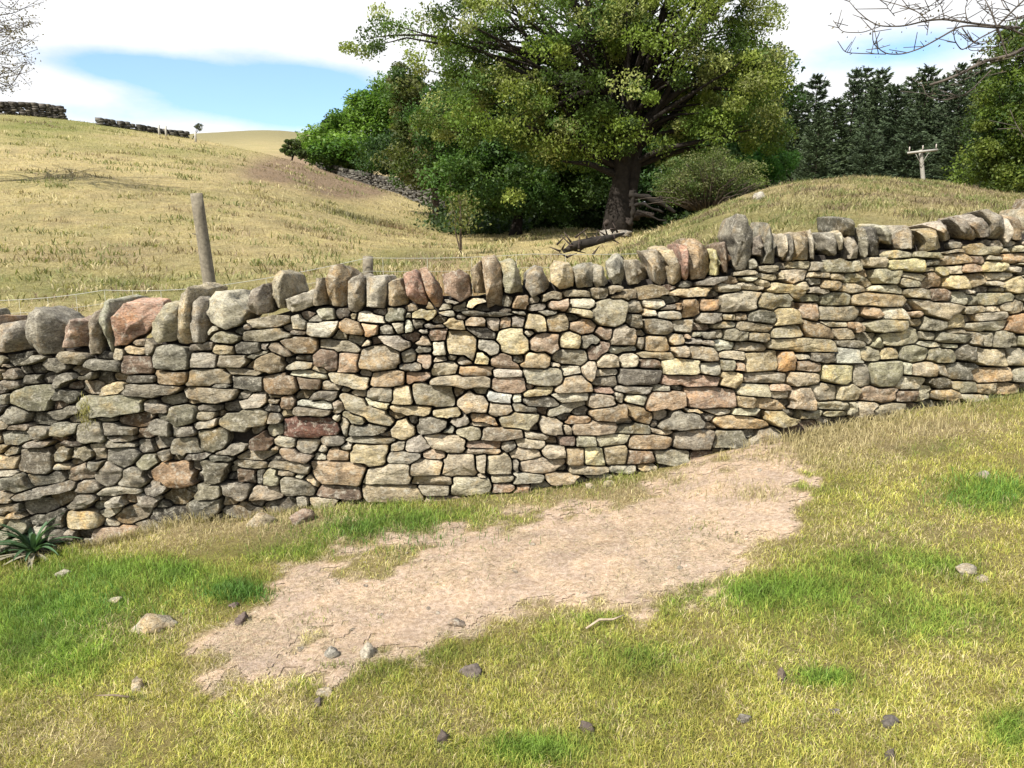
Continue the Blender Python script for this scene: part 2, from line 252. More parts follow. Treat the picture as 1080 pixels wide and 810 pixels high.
((900, 235), """225 190 370 225 b;370 190 560 225 b;550 155 720 210 b -10;715 140 940 215 n -2;940 155 1010 195 w;1010 150 1110 185 b;560 180 755 265 t;215 230 440 310 y;445 225 560 275 G;75 220 205 280 b;0 245 70 305 g;755 205 840 265 p;830 200 940 240 g;935 190 1130 255 O;440 275 515 305 b;525 275 600 345 y;600 270 690 325 b;690 260 800 310 t;800 245 965 310 y;985 270 1080 305 w;1050 245 1110 275 w;120 290 295 390 n;280 305 455 370 w 10;455 315 565 415 p;0 315 120 385 n;285 350 415 410 w 8;565 330 725 435 y 0 e;700 320 835 410 t 0 e;835 315 1030 360 w;840 365 935 400 g;940 345 1130 445 y 0 t;0 390 115 430 b;120 390 300 450 w 4;315 415 485 490 b 3;485 410 605 500 r;600 420 715 515 w 6;725 425 790 455 w;720 455 800 520 n;800 440 1005 515 n;870 405 950 440 g;1040 450 1110 490 n;0 440 345 540 t 4;350 485 695 610 b 5 v;690 525 825 580 w -5;840 530 935 570 b;925 490 1070 575 g 0 e;760 560 970 630 w -3;735 610 980 690 w -4;970 580 1150 700 O;60 535 170 595 o;0 535 50 620 G;170 540 335 610 w;335 555 440 605 p;340 600 440 650 t;435 590 570 690 g 0 R;580 580 735 670 y 0 t;600 670 710 700 b;0 625 70 695 p;70 610 340 705 n -4;30 710 140 790 n;135 720 205 790 n;165 665 430 780 n -6;420 690 520 745 w 5;525 695 735 765 g 4;735 695 820 770 g;825 685 900 790 g;900 685 1030 790 g;1030 710 1120 780 w;405 745 570 785 w 3;570 765 675 795 w"""),
((900, 330), """180 225 300 300 y;300 215 480 310 n 0 e;480 230 635 315 n;660 205 760 300 G;760 225 975 335 b;965 220 1110 335 w;30 220 165 310 n;0 320 100 460 g;105 305 310 470 n;310 315 360 390 w;360 315 530 405 b;530 325 600 400 g;600 320 775 420 G;745 345 1010 440 o;1005 340 1130 440 w;255 400 450 490 w 0 e;460 405 615 470 G 0 e;620 430 785 505 n 6;790 445 890 515 b;890 445 1060 520 o;35 470 280 555 p;245 490 410 565 r;410 450 500 570 w;500 490 660 550 t;675 515 855 565 b;860 510 980 560 n;985 525 1060 560 w;0 470 25 550 g;0 555 140 680 b;110 570 320 680 b -10;740 310 800 350 b""")]
COPES = [((0, 270), """w 0 290 60 280 95 310 105 400 60 410 -50 400 -50 300;g 95 255 130 215 170 230 215 265 255 300 265 385 230 415 150 415 115 385 90 300;p 255 300 285 268 355 280 362 385 270 385;b 345 320 375 250 415 220 425 300 415 415 365 420 358 350;g 425 190 480 190 500 235 480 260 470 380 465 420 420 385;P 485 260 520 200 650 205 650 270 600 330 560 350 530 375 480 380;b 635 330 640 280 690 200 745 200 745 290 735 355 660 365;b 755 160 790 130 830 150 800 230 805 370 745 370 735 330 750 250;g 800 215 840 170 865 190 880 300 865 360 820 360 800 300;w 860 190 880 155 950 160 1000 200 1035 240 1010 290 960 310 890 280 865 240"""),
((270, 250), """g -38 280 -15 225 0 210 30 200 60 230 55 320 0 330 -30 320;b 60 150 85 135 115 155 135 240 110 300 70 310 55 250;w 115 265 200 235 230 260 230 295 150 320 120 300;b 235 180 290 170 290 290 240 290;t 290 180 310 120 355 112 390 150 385 290 330 295 288 290;g 385 185 430 160 460 175 455 280 420 320 390 310;w 460 170 540 170 548 230 535 300 465 295;t 548 200 580 180 600 180 640 270 640 290 550 290;P 615 160 660 135 700 200 722 290 670 285 640 250;P 685 140 715 130 770 200 785 230 785 300 755 305 720 240;p 780 160 860 135 890 160 905 250 860 275 795 235;t 905 135 945 100 965 180 975 240 915 240;t 950 90 1000 75 1035 130 1045 300 975 300 965 200;n 1035 110 1085 95 1110 140 1130 240 1050 235"""),
((540, 210), """g 60 310 100 280 130 290 165 370 85 415 55 370;y 160 290 180 265 240 275 265 310 260 370 200 380 165 350;g 260 290 300 270 345 270 345 370 275 375;g 345 280 380 280 410 360 360 375 345 350;g 405 280 450 245 490 260 495 370 430 360 410 330;b 495 260 550 255 590 310 590 345 500 365;b 560 225 620 215 665 280 670 355 630 365 600 350 590 290;t 630 220 680 210 720 290 725 350 675 365 660 280;P 705 190 735 190 755 300 735 345 718 330;t 725 170 780 165 840 210 850 300 820 335 760 340 740 250;Y 850 220 885 215 900 260 895 320 850 320;r 890 190 930 180 955 220 950 320 905 315;g 935 150 960 62 990 70 1040 135 1020 230 990 300 950 300 955 200;g 1030 160 1075 150 1085 200 1065 245 1025 235;g 1005 260 1050 252 1060 290 1000 300"""),
((810, 190), """g -12 350 -8 260 10 185 25 190 70 340 40 350;b 70 240 90 225 85 300 75 340 60 320;G 95 235 115 230 105 320 85 345 78 320;t 115 230 175 215 180 335 110 340;w 178 215 215 205 245 330 225 345 190 330;g 240 225 300 215 310 290 280 320 250 300;w 290 220 335 200 340 270 310 300;G 320 160 375 158 375 230 335 230;g 345 240 380 235 388 330 335 330;g 380 205 410 200 430 310 400 325 388 280;G 405 210 460 200 500 260 500 320 435 320;w 480 195 515 190 555 240 530 270 505 260;g 555 265 600 185 655 285 565 290;y 620 210 690 200 750 245 750 285 665 300 650 240;w 680 185 740 170 775 190 805 250 765 260 730 220;g 770 160 820 155 895 230 890 255 830 245 800 200;g 840 150 880 140 935 190 940 240 900 240 860 190;g 890 125 940 120 1000 165 990 250 945 245 935 180;w 1000 165 1035 160 1040 240 1010 275 995 240;t 1035 165 1080 160 1110 190 1105 255 1045 250""")]
PAL = dict(g=(.31, .285, .23), G=(.16, .147, .12), n=(.32, .30, .22), y=(.50, .42, .27), b=(.40, .35, .26), w=(.49, .45, .36), p=(.38, .29, .215),
           o=(.38, .285, .19), O=(.42, .30, .19), t=(.35, .28, .185), r=(.22, .165, .125), R=(.19, .11, .085), P=(.45, .30, .22), Y=(.62, .50, .27), k=(.05, .05, .05))
NA = 64; TH = np.arange(NA)*2*PI/NA
def radial(poly, c):
    """radius table of a star shaped polygon round c"""
    out = np.full(NA, 1e9); P = np.asarray(poly, float)-c
    d = np.stack([np.cos(TH), np.sin(TH)], 1)
    for i in range(len(P)):
        a = P[i]; e = P[(i+1) % len(P)]-a
        den = d[:, 0]*e[1]-d[:, 1]*e[0]; den = np.where(np.abs(den) < 1e-9, 1e-9, den)
        t = (a[0]*e[1]-a[1]*e[0])/den; s = (a[0]*d[:, 1]-a[1]*d[:, 0])/den
        ok = (t > 0) & (s >= -1e-6) & (s <= 1+1e-6); out = np.where(ok & (t < out), t, out)
    out[out > 1e8] = np.median(out[out < 1e8]) if (out < 1e8).any() else 3
    return out
class St: pass
stones = []
def add_stone(cx, cy, w, h, col, tilt=0, shape='r', kind='w', poly=None, grow=3.0):
    s = St(); s.c = np.array([cx, cy]); s.w = w; s.h = h; s.col = col; s.kind = kind; s.grow = grow
    if poly is not None: s.poly = np.asarray(poly, float)
    if poly is not None: s.r = radial(poly, s.c)
    else:
        n = {'r': 14, 'e': 2.9, 'E': 2.5, 't': 6, 'v': 6, 'L': 6, 'R': 6, 'd': 1.7}[shape]
        T = np.arange(256)*2*PI/256
        x = np.sign(np.cos(T))*np.abs(np.cos(T))**(2/n); y = np.sign(np.sin(T))*np.abs(np.sin(T))**(2/n)
        if shape == 't': x = x*(.74+.26*y)
        if shape == 'v': x = x*(.74-.26*y)
        if shape == 'L': y = y*(.72+.28*x)
        if shape == 'R': y = y*(.72-.28*x)
        # an irregular quadrilateral of its own
        j = rng.uniform(-.21, .21, 4); x, y = x*(1+j[0]*y), y*(1+j[1]*x)+j[2]*.8*x; x = x+j[3]*.8*y
        a = math.radians(tilt); X = x*w/2; Y = y*h/2
        s.r = radial(np.stack([X*math.cos(a)-Y*math.sin(a), X*math.sin(a)+Y*math.cos(a)], 1), np.zeros(2))
    s.rm = s.r.max(); stones.append(s); return s
def nd(s, x, y):
    dx = x-s.c[0]; dy = y-s.c[1]; q = np.hypot(dx, dy); th = (np.arctan2(dy, dx) % (2*PI))/(2*PI)*NA
    i = np.floor(th).astype(int); f = th-i; r = s.r[i % NA]*(1-f)+s.r[(i+1) % NA]*f
    return q-r
# copings
for (ox, oy), txt in COPES:
    for it in txt.split(';'):
        k = it.split(); p = np.array(k[1:], float).reshape(-1, 2)/4+[ox, oy]
        mn, mx = p.min(0), p.max(0); c = (p.mean(0)+(mn+mx)/2)/2
        s = add_stone(c[0], c[1], mx[0]-mn[0], mx[1]-mn[1], k[0], kind='c', poly=p, grow=.3)
def coping_run(u0, u1):
    u = u0
    while u < u1:
        w = rng.uniform(13, 26); h = rng.uniform(34, 52)*(.72+.28*(w/26)); yb = np.interp(u+w/2, cl[:, 0], cl[:, 1])
        lean = rng.uniform(-5, 6); top = yb-h
        p = [(u, yb), (u+lean*.6, yb-h*.6), (u+lean+w*rng.uniform(.1, .35), top), (u+lean+w*rng.uniform(.6, .9), top+rng.uniform(0, 5)), (u+w+lean*.6, yb-h*.55), (u+w, yb)]
        p = np.array(p); add_stone(*p.mean(0), w, h, rng.choice(list('ggbwtpgn')), kind='c', poly=p, grow=.3); u += w+.6
coping_run(-300, -14); coping_run(1088, 1370)
# listed stones
for (ox, oy), txt in TILES:
    for it in txt.split(';'):
        k = it.split(); x0, y0, x1, y1 = [float(q) for q in k[:4]]; tilt = float(k[5]) if len(k) > 5 else 0; sh = k[6] if len(k) > 6 else 'r'
        w, h = (x1-x0)/6, (y1-y0)/6; cx, cy = ox+(x0+x1)/12, oy+(y0+y1)/12
        a = math.radians(abs(tilt))
        if tilt and w > h:
            w2, h2 = w/math.cos(a)*.98, max(h-w*math.tan(a)*.8, h*.55)
            w, h = w2, h2
        if any(abs(cx-s.c[0]) < 60 and (nd(s, cx, cy) < -min(s.h, h)*.18 or nd(s, cx, cy) < -3.5) for s in stones): continue
        add_stone(cx, cy, w, h, k[4], tilt, sh, grow=4.6 if k[4] != 'k' else 0)
# the wall runs on past the picture in rough courses
def courses(u0, u1):
    for _ in range(1):
        us = u0
        v = 0
        nrow = 17
        for r in range(nrow):
            u = u0+rng.uniform(-10, 0)
            while u < u1:
                w = rng.uniform(12, 46); um = u+w/2
                a = np.interp(um, cl[:, 0], cl[:, 1])+2; b = np.interp(um, gl[:, 0], gl[:, 1])+4; hh = (b-a)/nrow
                add_stone(um, a+hh*(r+.5)+rng.normal(0, 1.5), w*.96, hh*rng.uniform(.8, 1.15), rng.choice(list('ggbbnwtpyG')), rng.normal(0, 3), rng.choice(list('rrrette')), grow=3)
                u += w
courses(-300, -6); courses(1088, 1370)
# chinking: small stones in whatever space is left
U0, U1, V0, V1 = -300, 1370, 215, 690
gu, gv = np.meshgrid(np.arange(U0, U1), np.arange(V0, V1)); S = np.full(gu.shape, 50.)
def stamp(s):
    m = int(s.rm+40); x0 = max(int(s.c[0])-m-U0, 0); x1 = min(int(s.c[0])+m-U0, S.shape[1]); y0 = max(int(s.c[1])-m-V0, 0); y1 = min(int(s.c[1])+m-V0, S.shape[0])
    if x1 <= x0 or y1 <= y0: return
    S[y0:y1, x0:x1] = np.minimum(S[y0:y1, x0:x1], nd(s, gu[y0:y1, x0:x1].astype(float), gv[y0:y1, x0:x1].astype(float)))
for s in stones: stamp(s)
lim = np.minimum(gv-np.interp(gu, cl[:, 0], cl[:, 1])+3, np.interp(gu, gl[:, 0], gl[:, 1])+9-gv); S = np.minimum(S, lim)
nf = 0
while nf < 900:
    i = np.argmax(S); y, x = divmod(i, S.shape[1]); d = S[y, x]
    if d < 3.9: break
    tl = np.interp(x+U0, gl[:, 0], gl[:, 1]); ww = min((d-.6)*2*rng.uniform(1.3, 2.2), 44); hh = min((d-.6)*1.95, 17)
    s = add_stone(x+U0, y+V0, ww, hh, rng.choice(list('gGgrGbtw')), rng.normal(0, 6), rng.choice(list('rrted')), kind='f', grow=1.6)
    stamp(s); nf += 1
stones = [s for s in stones if s.col != 'k']
print('stones', len(stones), 'fill', nf)
# final outlines: grow each till it nearly meets a neighbour
C = np.array([s.c for s in stones]); RM = np.array([s.rm for s in stones])
for s in stones: s.nb = []
for i, s in enumerate(stones):
    d = np.hypot(*(C-s.c).T); js = np.where((d < s.rm+RM+8) & (d > 0))[0]
    steps = np.linspace(.25, 1, 26)
    R = (s.r+s.grow)[:, None]*steps[None]
    X = s.c[0]+R*np.cos(TH)[:, None]; Y = s.c[1]+R*np.sin(TH)[:, None]; own = R-s.r[:, None]
    best = np.full(X.shape, 1e9)
    for j in js: best = np.minimum(best, nd(stones[j], X, Y))
    gap = {'c': 1.0, 'w': rng.uniform(1.1, 2.7), 'f': 1.4}[s.kind]
    ok = (best-own) > gap; ok = np.cumprod(ok, 1).astype(bool); k = ok.sum(1)
    r = np.where(k > 0, R[np.arange(NA), np.maximum(k-1, 0)], s.r*.25)
    s.out = np.minimum(r, s.r+s.grow)
def simplify(P, tol):
    """corners of a closed outline (Douglas-Peucker)"""
    n = len(P); a = int(np.argmax(np.hypot(*(P-P.mean(0)).T))); b = int(np.argmax(np.hypot(*(P-P[a]).T)))
    keep = {a, b}
    def rec(i, j):
        L = (j-i) % n
        if L < 2: return
        ids = [(i+k) % n for k in range(1, L)]; p, q = P[i], P[j]; e = q-p; l = math.hypot(*e)+1e-9
        dd = np.abs((P[ids]-p)[:, 0]*e[1]-(P[ids]-p)[:, 1]*e[0])/l; m = int(np.argmax(dd))
        if dd[m] > tol: keep.add(ids[m]); rec(i, ids[m]); rec(ids[m], j)
    rec(a, b); rec(b, a); return sorted(keep)
NO = 40
def resample(P, n):
    Q = np.concatenate([P, P[:1]]); l = np.hypot(*np.diff(Q, axis=0).T); c = np.concatenate([[0], np.cumsum(l)])
    t = np.linspace(0, c[-1], n, endpoint=False); return np.stack([np.interp(t, c, Q[:, k]) for k in (0, 1)], 1)
def outline(s, n=NO):
    P = s.c+np.stack([np.cos(TH), np.sin(TH)], 1)*s.out[:, None]
    tol = .85 if s.kind != 'f' else .6
    K = P[simplify(P, tol if s.kind != 'c' else 1.)]
    if s.kind == 'c':
        q = s.poly-s.c; ro = np.interp(np.arctan2(q[:, 1], q[:, 0]) % (2*PI), np.append(TH, 2*PI), np.append(s.out, s.out[0])); lq = np.hypot(*q.T)
        K = s.c+q*(np.minimum(lq, np.maximum(ro*1.12, lq*.8))/lq)[:, None]; K = K[np.argsort(np.arctan2(q[:, 1], q[:, 0]))]
    # chamfer each corner a little and keep it as a corner
    Kp = np.roll(K, 1, 0); Kn = np.roll(K, -1, 0)
    lp = np.linalg.norm(Kp-K, axis=1)[:, None]+1e-6; ln = np.linalg.norm(Kn-K, axis=1)[:, None]+1e-6; ch = .55
    R = np.stack([K+(Kp-K)/lp*np.minimum(ch, lp*.3), K+(Kn-K)/ln*np.minimum(ch, ln*.3)], 1).reshape(-1, 2)
    if len(R) > n: R = resample(R, n)
    while len(R) < n:
        l = np.hypot(*(np.roll(R, -1, 0)-R).T); i = int(np.argmax(l)); R = np.insert(R, i+1, (R[i]+R[(i+1) % len(R)])/2, 0)
    c = R.mean(0)*.3+s.c*.7 if s.kind == 'c' else (R.max(0)+R.min(0))/2
    q = R-c; l = np.hypot(*q.T)+1e-6
    R = R+q/l[:, None]*((noise2(R[:, 0]+37, R[:, 1], 2.6, 2, 2)*.6) if s.kind != 'c' else (noise2(R[:, 0]+37, R[:, 1], 5., 2, 2)*1.3+noise2(R[:, 0], R[:, 1], 2.5, 1, 3)*.8))[:, None]
    return R, c
def ring_faces(nr, n, base=0, flip=False):
    i = (np.arange(nr-1)*n)[:, None]; j = np.arange(n)[None]; j2 = (j+1) % n
    return np.stack([i+j, i+j2, i+n+j2, i+n+j], -1).reshape(-1, 4)+base
def stone_geo(s):
    O, c = outline(s); px = 1/170.   # metres per photo pixel, about
    q = O-c; m = min(s.w, s.h)*px*.9
    ext = np.abs(q).max(0)+1e-6
    fr = [.82, .97, 1.0, 1.0, .99, .965, .88, .68, .45, .22]
    B = min(.012+.20*m, .037) if s.kind != 'f' else .012
    off = rng.uniform(-.026, .018) if s.kind != 'f' else -.03-rng.uniform(0, .03)
    nfac = rng.integers(5, 9); ang = rng.uniform(0, 2*PI, nfac); sl = rng.uniform(.3, 2.0, nfac); g = rng.uniform(.3, 1.0, nfac)
    tx, ty = rng.normal(0, .22), rng.normal(.12, .22)
    V = []
    for f in fr+[0.0]:
        p = (c+q*f) if f else c[None]
        n = (p-c)/ext
        V.append(np.concatenate([p, n, np.full((len(p), 1), f)], 1))
    V = np.concatenate(V); p = V[:, :2]; n = V[:, 2:4]; f = V[:, 4]
    k = np.arange(len(V))//NO
    h = np.full(len(V), B)
    x0 = rng.uniform(-.6, .6); ra, rb = rng.uniform(.0, .9, 2); y0 = rng.uniform(-.6, .5); h = np.minimum(h, B*(1.05-np.maximum(ra*(n[:, 0]-x0), -rb*(n[:, 0]-x0)))); h = np.minimum(h, B*(1.05-np.maximum(rng.uniform(0, .8)*(n[:, 1]-y0), -rng.uniform(.2, 1.1)*(n[:, 1]-y0))))
    for a, b, d in zip(ang, sl, g): h = np.minimum(h, B*(d+ (1-(n[:, 0]*math.cos(a)+n[:, 1]*math.sin(a)))*b*.9))
    h = h + B*.9*(tx*n[:, 0]+ty*n[:, 1])
    edge = np.select([k == 0, k == 1, k == 2, k == 3, k == 4, k == 5], [-.19, -.10, -.05, -.004, -.001, 0.0], 0.)
    w = np.select([k <= 2, k == 3, k == 4, k == 5, k == 6], [0., .66, .94, 1., 1.], 1.)
    base = onwall(p[:, 0], p[:, 1])
    nz = -np.abs(fbm(base*[13, 13, 17]+5, 3, 11))*.022+.004+fbm(base*48, 2, 12)*.0045
    H = edge+w*h+off+nz*np.where(k <= 2, .3, 1)*(1 if s.kind != 'f' else .6)
    if s.kind == 'w' and min(s.w, s.h) > 14: H = H + .006*np.round(fbm(base*11, 2, 14)*3)/3*w
    P = base.copy(); nrm = np.array([0, -1, .09])
    dx = .05; sl_ = (W(P[:, 0]+dx)-W(P[:, 0]-dx))/(2*dx); N_ = np.stack([sl_, -np.ones(len(P)), np.full(len(P), .09)], 1); N_ /= np.linalg.norm(N_, axis=1)[:, None]
    P = P+N_*H[:, None]
    nr = len(fr); Q = ring_faces(nr, NO); j = np.arange(NO); T = np.stack([(nr-1)*NO+j, (nr-1)*NO+(j+1) % NO, np.full(NO, nr*NO)], 1)
    T2 = None
    return P, Q, T
def cope_geo(s):
    O, c = outline(s); q = O-c
    deps = [(-.034, 0.0), (-.034, .3), (-.033, .55), (-.033, .86), (-.031, .965), (-.026, 1.0), (.012, 1.0), (.07, 1.01), (.14, 1.0), (.22, .99), (.31, .96), (.38, .9), (.41, .7), (.42, 0.)]
    o0 = rng.uniform(-.02, .02); zl = rng.normal(0, .02); sk = rng.normal(0, .02); B = rng.uniform(.0, .03)
    base = onwall(O[:, 0], O[:, 1]); cb = onwall(c[0], c[1])
    nfac = 5; ang = rng.uniform(0, 2*PI, nfac); sl = rng.uniform(.2, 1.1, nfac); x0 = rng.uniform(-.7, .5); r1 = rng.uniform(.05, .17); r2 = rng.uniform(.0, .06); r3 = rng.uniform(0, .2)
    ext = np.abs(q).max(0)
    V = []; n_ = q/ext
    for d, f in deps:
        if f == 0: V.append((cb+[0, d+o0, 0])[None]); continue
        b = cb+(base-cb)*f; b = b.copy(); b[:, 1] += d+o0
        ch = np.zeros(len(b))
        for a, w in zip(ang, sl): ch = np.maximum(ch, .13*w*(n_[:, 0]*f*math.cos(a)+n_[:, 1]*f*math.sin(a)-.28))
        rg = np.maximum(r1*(n_[:, 0]*f-x0), -r2*(n_[:, 0]*f-x0)) + np.maximum(0, -.5*(n_[:, 1]*f+.35))*r3
        ch = np.maximum(ch, rg)
        if d < .2: b[:, 1] += np.maximum(0, -.034+ch+.35*(d+.034)-d)
        t = max(d, 0)/.42; b[:, 0] += sk*t; b[:, 2] += zl*t*np.clip((-n_[:, 1]+1)/2, 0, 1)
        V.append(b)
    V = np.concatenate(V)
    nz = fbm(V*[9, 9, 9]+3, 3, 21)[:, None]; cen = cb+[0, .19, 0]; dr = V-cen; dr /= np.linalg.norm(dr, axis=1)[:, None]+1e-6
    V = V+dr*(.004-np.abs(nz)*.026)+dr*(fbm(V*34, 2, 22)*.009)[:, None]
    n = NO; nr = len(deps)-2; j = np.arange(n)
    Q = ring_faces(nr, n, 1)[:, ::-1]
    T = np.concatenate([np.stack([0*j, 1+j, 1+(j+1) % n], 1), np.stack([0*j+len(V)-1, 1+(nr-1)*n+(j+1) % n, 1+(nr-1)*n+j], 1)])
    return V, Q, T
def scol(s):
    c = np.array(PAL[s.col])
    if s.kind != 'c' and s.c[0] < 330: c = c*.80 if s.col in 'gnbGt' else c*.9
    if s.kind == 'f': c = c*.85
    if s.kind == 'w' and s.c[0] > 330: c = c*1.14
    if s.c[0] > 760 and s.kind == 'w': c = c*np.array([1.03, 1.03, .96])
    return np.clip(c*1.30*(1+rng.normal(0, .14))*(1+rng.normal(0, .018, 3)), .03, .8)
wall = empty('dry_stone_wall', tuple(float(q) for q in onwall(540., 522.)))
tag(wall, 'long dry stone wall of rough brown and grey stones with upright coping stones running across the field', 'stone wall')
WL = np.array(wall.location)
def part_of_wall(name, V, Q, T, c):
    o = mesh_obj(name, V-WL, [Q, T], M['stone'], wall, c, smooth=False); return o
inview = lambda s: -10 < s.c[0] < 1090
ws = sorted([s for s in stones if s.kind == 'w'], key=lambda s: -(s.w*s.h if inview(s) else 0))
top100 = set(id(s) for s in ws[:98]); cop = sorted([s for s in stones if s.kind == 'c'], key=lambda s: not inview(s))
LB = {'P': 'pinkish red coping stone', 'Y': 'bright yellow coping stone', 'y': 'yellowish coping stone'}
rest = MB(); nc = 0
for s in stones:
    V, Q, T = cope_geo(s) if s.kind == 'c' else stone_geo(s)
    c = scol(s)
    if s.kind == 'c' and (inview(s) or nc < 0):
        o = part_of_wall('coping_stone', V, Q, T, c)
        if s.col in LB: o['label'] = LB[s.col]
    elif id(s) in top100:
        o = part_of_wall('wall_stone', V, Q, T, c)
        if s.col == 'R': o['label'] = 'dark maroon wall stone'
        elif s.col == 'O': o['label'] = 'orange stained wall stone'
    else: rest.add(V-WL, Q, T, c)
tag(rest.build('smaller_wall_stones', M['stone'], wall, False), kind='stuff')
# rubble heart of the wall, well behind the faces
us = np.arange(-290, 1361, 6.); core = MB(); rows = 14
vt = np.interp(us, cl[:, 0], cl[:, 1])-5; vb = np.interp(us, gl[:, 0], gl[:, 1])+22
Vc = []
for k in range(rows):
    t = k/(rows-1); P = onwall(us, vt*(1-t)+vb*t); P[:, 1] += .085+.03*fbm(P*12, 2, 33); Vc.append(P)
for k in range(rows):
    t = 1-k/(rows-1); P = onwall(us, vt*(1-t)+vb*t); P[:, 1] += .085; P[:, 1] += .30+.3*np.clip((Vc[0][:, 2]-P[:, 2]), 0, 1)*.3+.03*fbm(P*9, 2, 34); Vc.append(P)
Vc = np.concatenate(Vc); nu = len(us); R2 = 2*rows
i = np.arange(R2)[:, None]*nu; i2 = ((np.arange(R2)+1) % R2)[:, None]*nu; j = np.arange(nu-1)[None]
core.add(Vc-WL, np.stack([i+j, i+j+1, i2+j+1, i2+j], -1).reshape(-1, 4), None, (.06, .052, .045))
core.build('rubble_core', M['core'], wall)
# ------------------------------------------------------------------ masks for the foreground (given where the photo shows them)
dirtpoly = np.array([(215, 712), (262, 670), (290, 640), (330, 612), (380, 590), (430, 578), (485, 570), (500, 565), (512, 558), (570, 548), (650, 535), (705, 519), (755, 500), (800, 480), (820, 492), (805, 512), (822, 530), (812, 552), (800, 580), (775, 598), (700, 612), (640, 628), (600, 645), (520, 648), (450, 660), (400, 672), (330, 690), (280, 705)], float)
def polysd(P, x, y):
    d = np.full(x.shape, 1e9); ins = np.zeros(x.shape, bool); n = len(P)
    for i in range(n):
        a = P[i]; b = P[(i+1) % n]; e = b-a; t = np.clip(((x-a[0])*e[0]+(y-a[1])*e[1])/(e@e), 0, 1)
        d = np.minimum(d, np.hypot(x-a[0]-t*e[0], y-a[1]-t*e[1]))
        c = ((a[1] > y) != (b[1] > y)) & (x < (b[0]-a[0])*(y-a[1])/(b[1]-a[1]+1e-12)+a[0]); ins ^= c
    return np.where(ins, -d, d)
GREEN = [(60, 640, 130, 40, 1.), (30, 690, 90, 34, .95), (190, 605, 40, 14, .8), (250, 622, 36, 13, 1.3), (410, 556, 105, 24, 1.1), (300, 585, 60, 14, .6), (110, 600, 90, 18, .7), (1045, 522, 55, 22, 1.1), (870, 716, 34, 10, 1.1),
         (740, 622, 100, 18, .8), (430, 690, 80, 20, .6), (560, 792, 60, 16, .9), (1065, 775, 35, 28, .9), (840, 625, 100, 24, .7), (1000, 655, 120, 30, .7), (930, 590, 90, 24, .45), (700, 700, 120, 26, .4), (560, 545, 40, 14, .4), (985, 600, 50, 12, .4), (330, 720, 50, 12, .5), (640, 690, 70, 18, .3), (660, 505, 60, 10, .45), (980, 470, 50, 14, .5), (820, 515, 45, 14, .45), (620, 650, 90, 10, .45)]
STRAW = [(170, 555, 150, 22, .9), (300, 545, 80, 16, .9), (600, 520, 160, 16, .7), (860, 470, 120, 26, .8), (980, 450, 120, 22, .7), (150, 665, 90, 24, .5), (60, 780, 90, 30, .5), (760, 545, 90, 40, .5), (280, 745, 40, 14, .7), (950, 560, 110, 26, .45), (700, 640, 90, 12, .3), (1000, 760, 120, 20, .3), (450, 760, 120, 20, .3)]
def ell(L, u, v):
    r = np.zeros(np.shape(u))
    for a, b, c, d, k in L: r = r+k*np.exp(-1.1*(((u-a)/c)**2+((v-b)/d)**2))
    return r
def masks(x, y, z):
    P = np.stack([x, y, z], -1); u, v = proj(P); near = y > .4
    nz = noise2(x, y, .55, 4, 41); n2 = noise2(x, y, .16, 3, 42)
    d = polysd(dirtpoly, u, v); n3 = noise2(x, y, .05, 2, 46); dirt = sstep(20, -16, d+60*nz+46*n2+20*n3+24*np.exp(-((u-860)/60)**2-((v-510)/22)**2)*-1)*near*(y < W(x)+.2)
    far = y > W(x)+.2
    g = np.where(far, 0, ell(GREEN, u, v)) + .30*np.clip(noise2(x, y, .8, 3, 43)+.18, -1, 1) + .34*n2
    s = np.where(far, 0, ell(STRAW, u, v)) + .30*noise2(x, y, .5, 3, 44) + .24*noise2(x, y, .09, 2, 45)
    edge = 4*dirt*(1-dirt)+sstep(34, 4, d+30*nz+20*n2)*(1-dirt)*.8; s = s+.75*edge; g = g-.45*edge
    return dirt, np.clip(g, 0, 1.6), np.clip(s, 0, 1), u, v
# hillside patches (photo places): green hollows and the reddish slip
HG = [(60, 128, 150, 14, .8), (60, 145, 80, 10, .5), (430, 270, 50, 12, .8), (470, 235, 40, 8, .4), (560, 235, 90, 8, .9), (60, 300, 160, 20, .55), (250, 310, 160, 20, .35), (740, 230, 60, 30, .5), (850, 215, 60, 20, .5), (860, 235, 80, 10, .4), (1040, 220, 60, 8, .4), (200, 160, 90, 7, .35)]
HB = [(330, 178, 62, 15, 1.7), (372, 200, 40, 10, 1.5), (290, 185, 40, 9, .5), (640, 245, 20, 6, .5), (830, 188, 50, 6, .7), (1000, 205, 60, 12, .5), (455, 275, 40, 10, .7), (130, 265, 80, 12, .3)]
def hillcol(x, y, z):
    u, v = proj(np.stack([x, y, z], -1)); k = np.clip(y/18, .6, 6)
    n1 = noise2(x, y*.8, 7., 4, 51); n2 = noise2(x, y*.8, 1.7, 4, 52)
    g = np.clip(ell(HG, u, v)+.6*n1+.5*n2+.03, 0, 1.2); b = np.clip(ell(HB, u, v)*(1+.5*n2)+.12*n1, 0, 1)
    c = np.empty(x.shape+(3,)); c[:] = (.50, .42, .22)
    n3 = noise2(x, y*.8, .36, 3, 53)*np.clip(34/y, 0, 1); c = c*(1+.3*n2+.35*n3)[..., None]
    c = c+(np.array([.22, .24, .075])-c)*np.clip(g, 0, 1)[..., None]
    c = c+(np.array([.29, .215, .145])-c)*np.clip(b*1.15, 0, 1)[..., None]
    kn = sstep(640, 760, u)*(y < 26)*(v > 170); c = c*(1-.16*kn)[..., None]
    f = sstep(120, 500, y)[..., None]; c = c*(1-f)+np.array([.24, .22, .12])*f
    return np.clip(c, .02, .8)
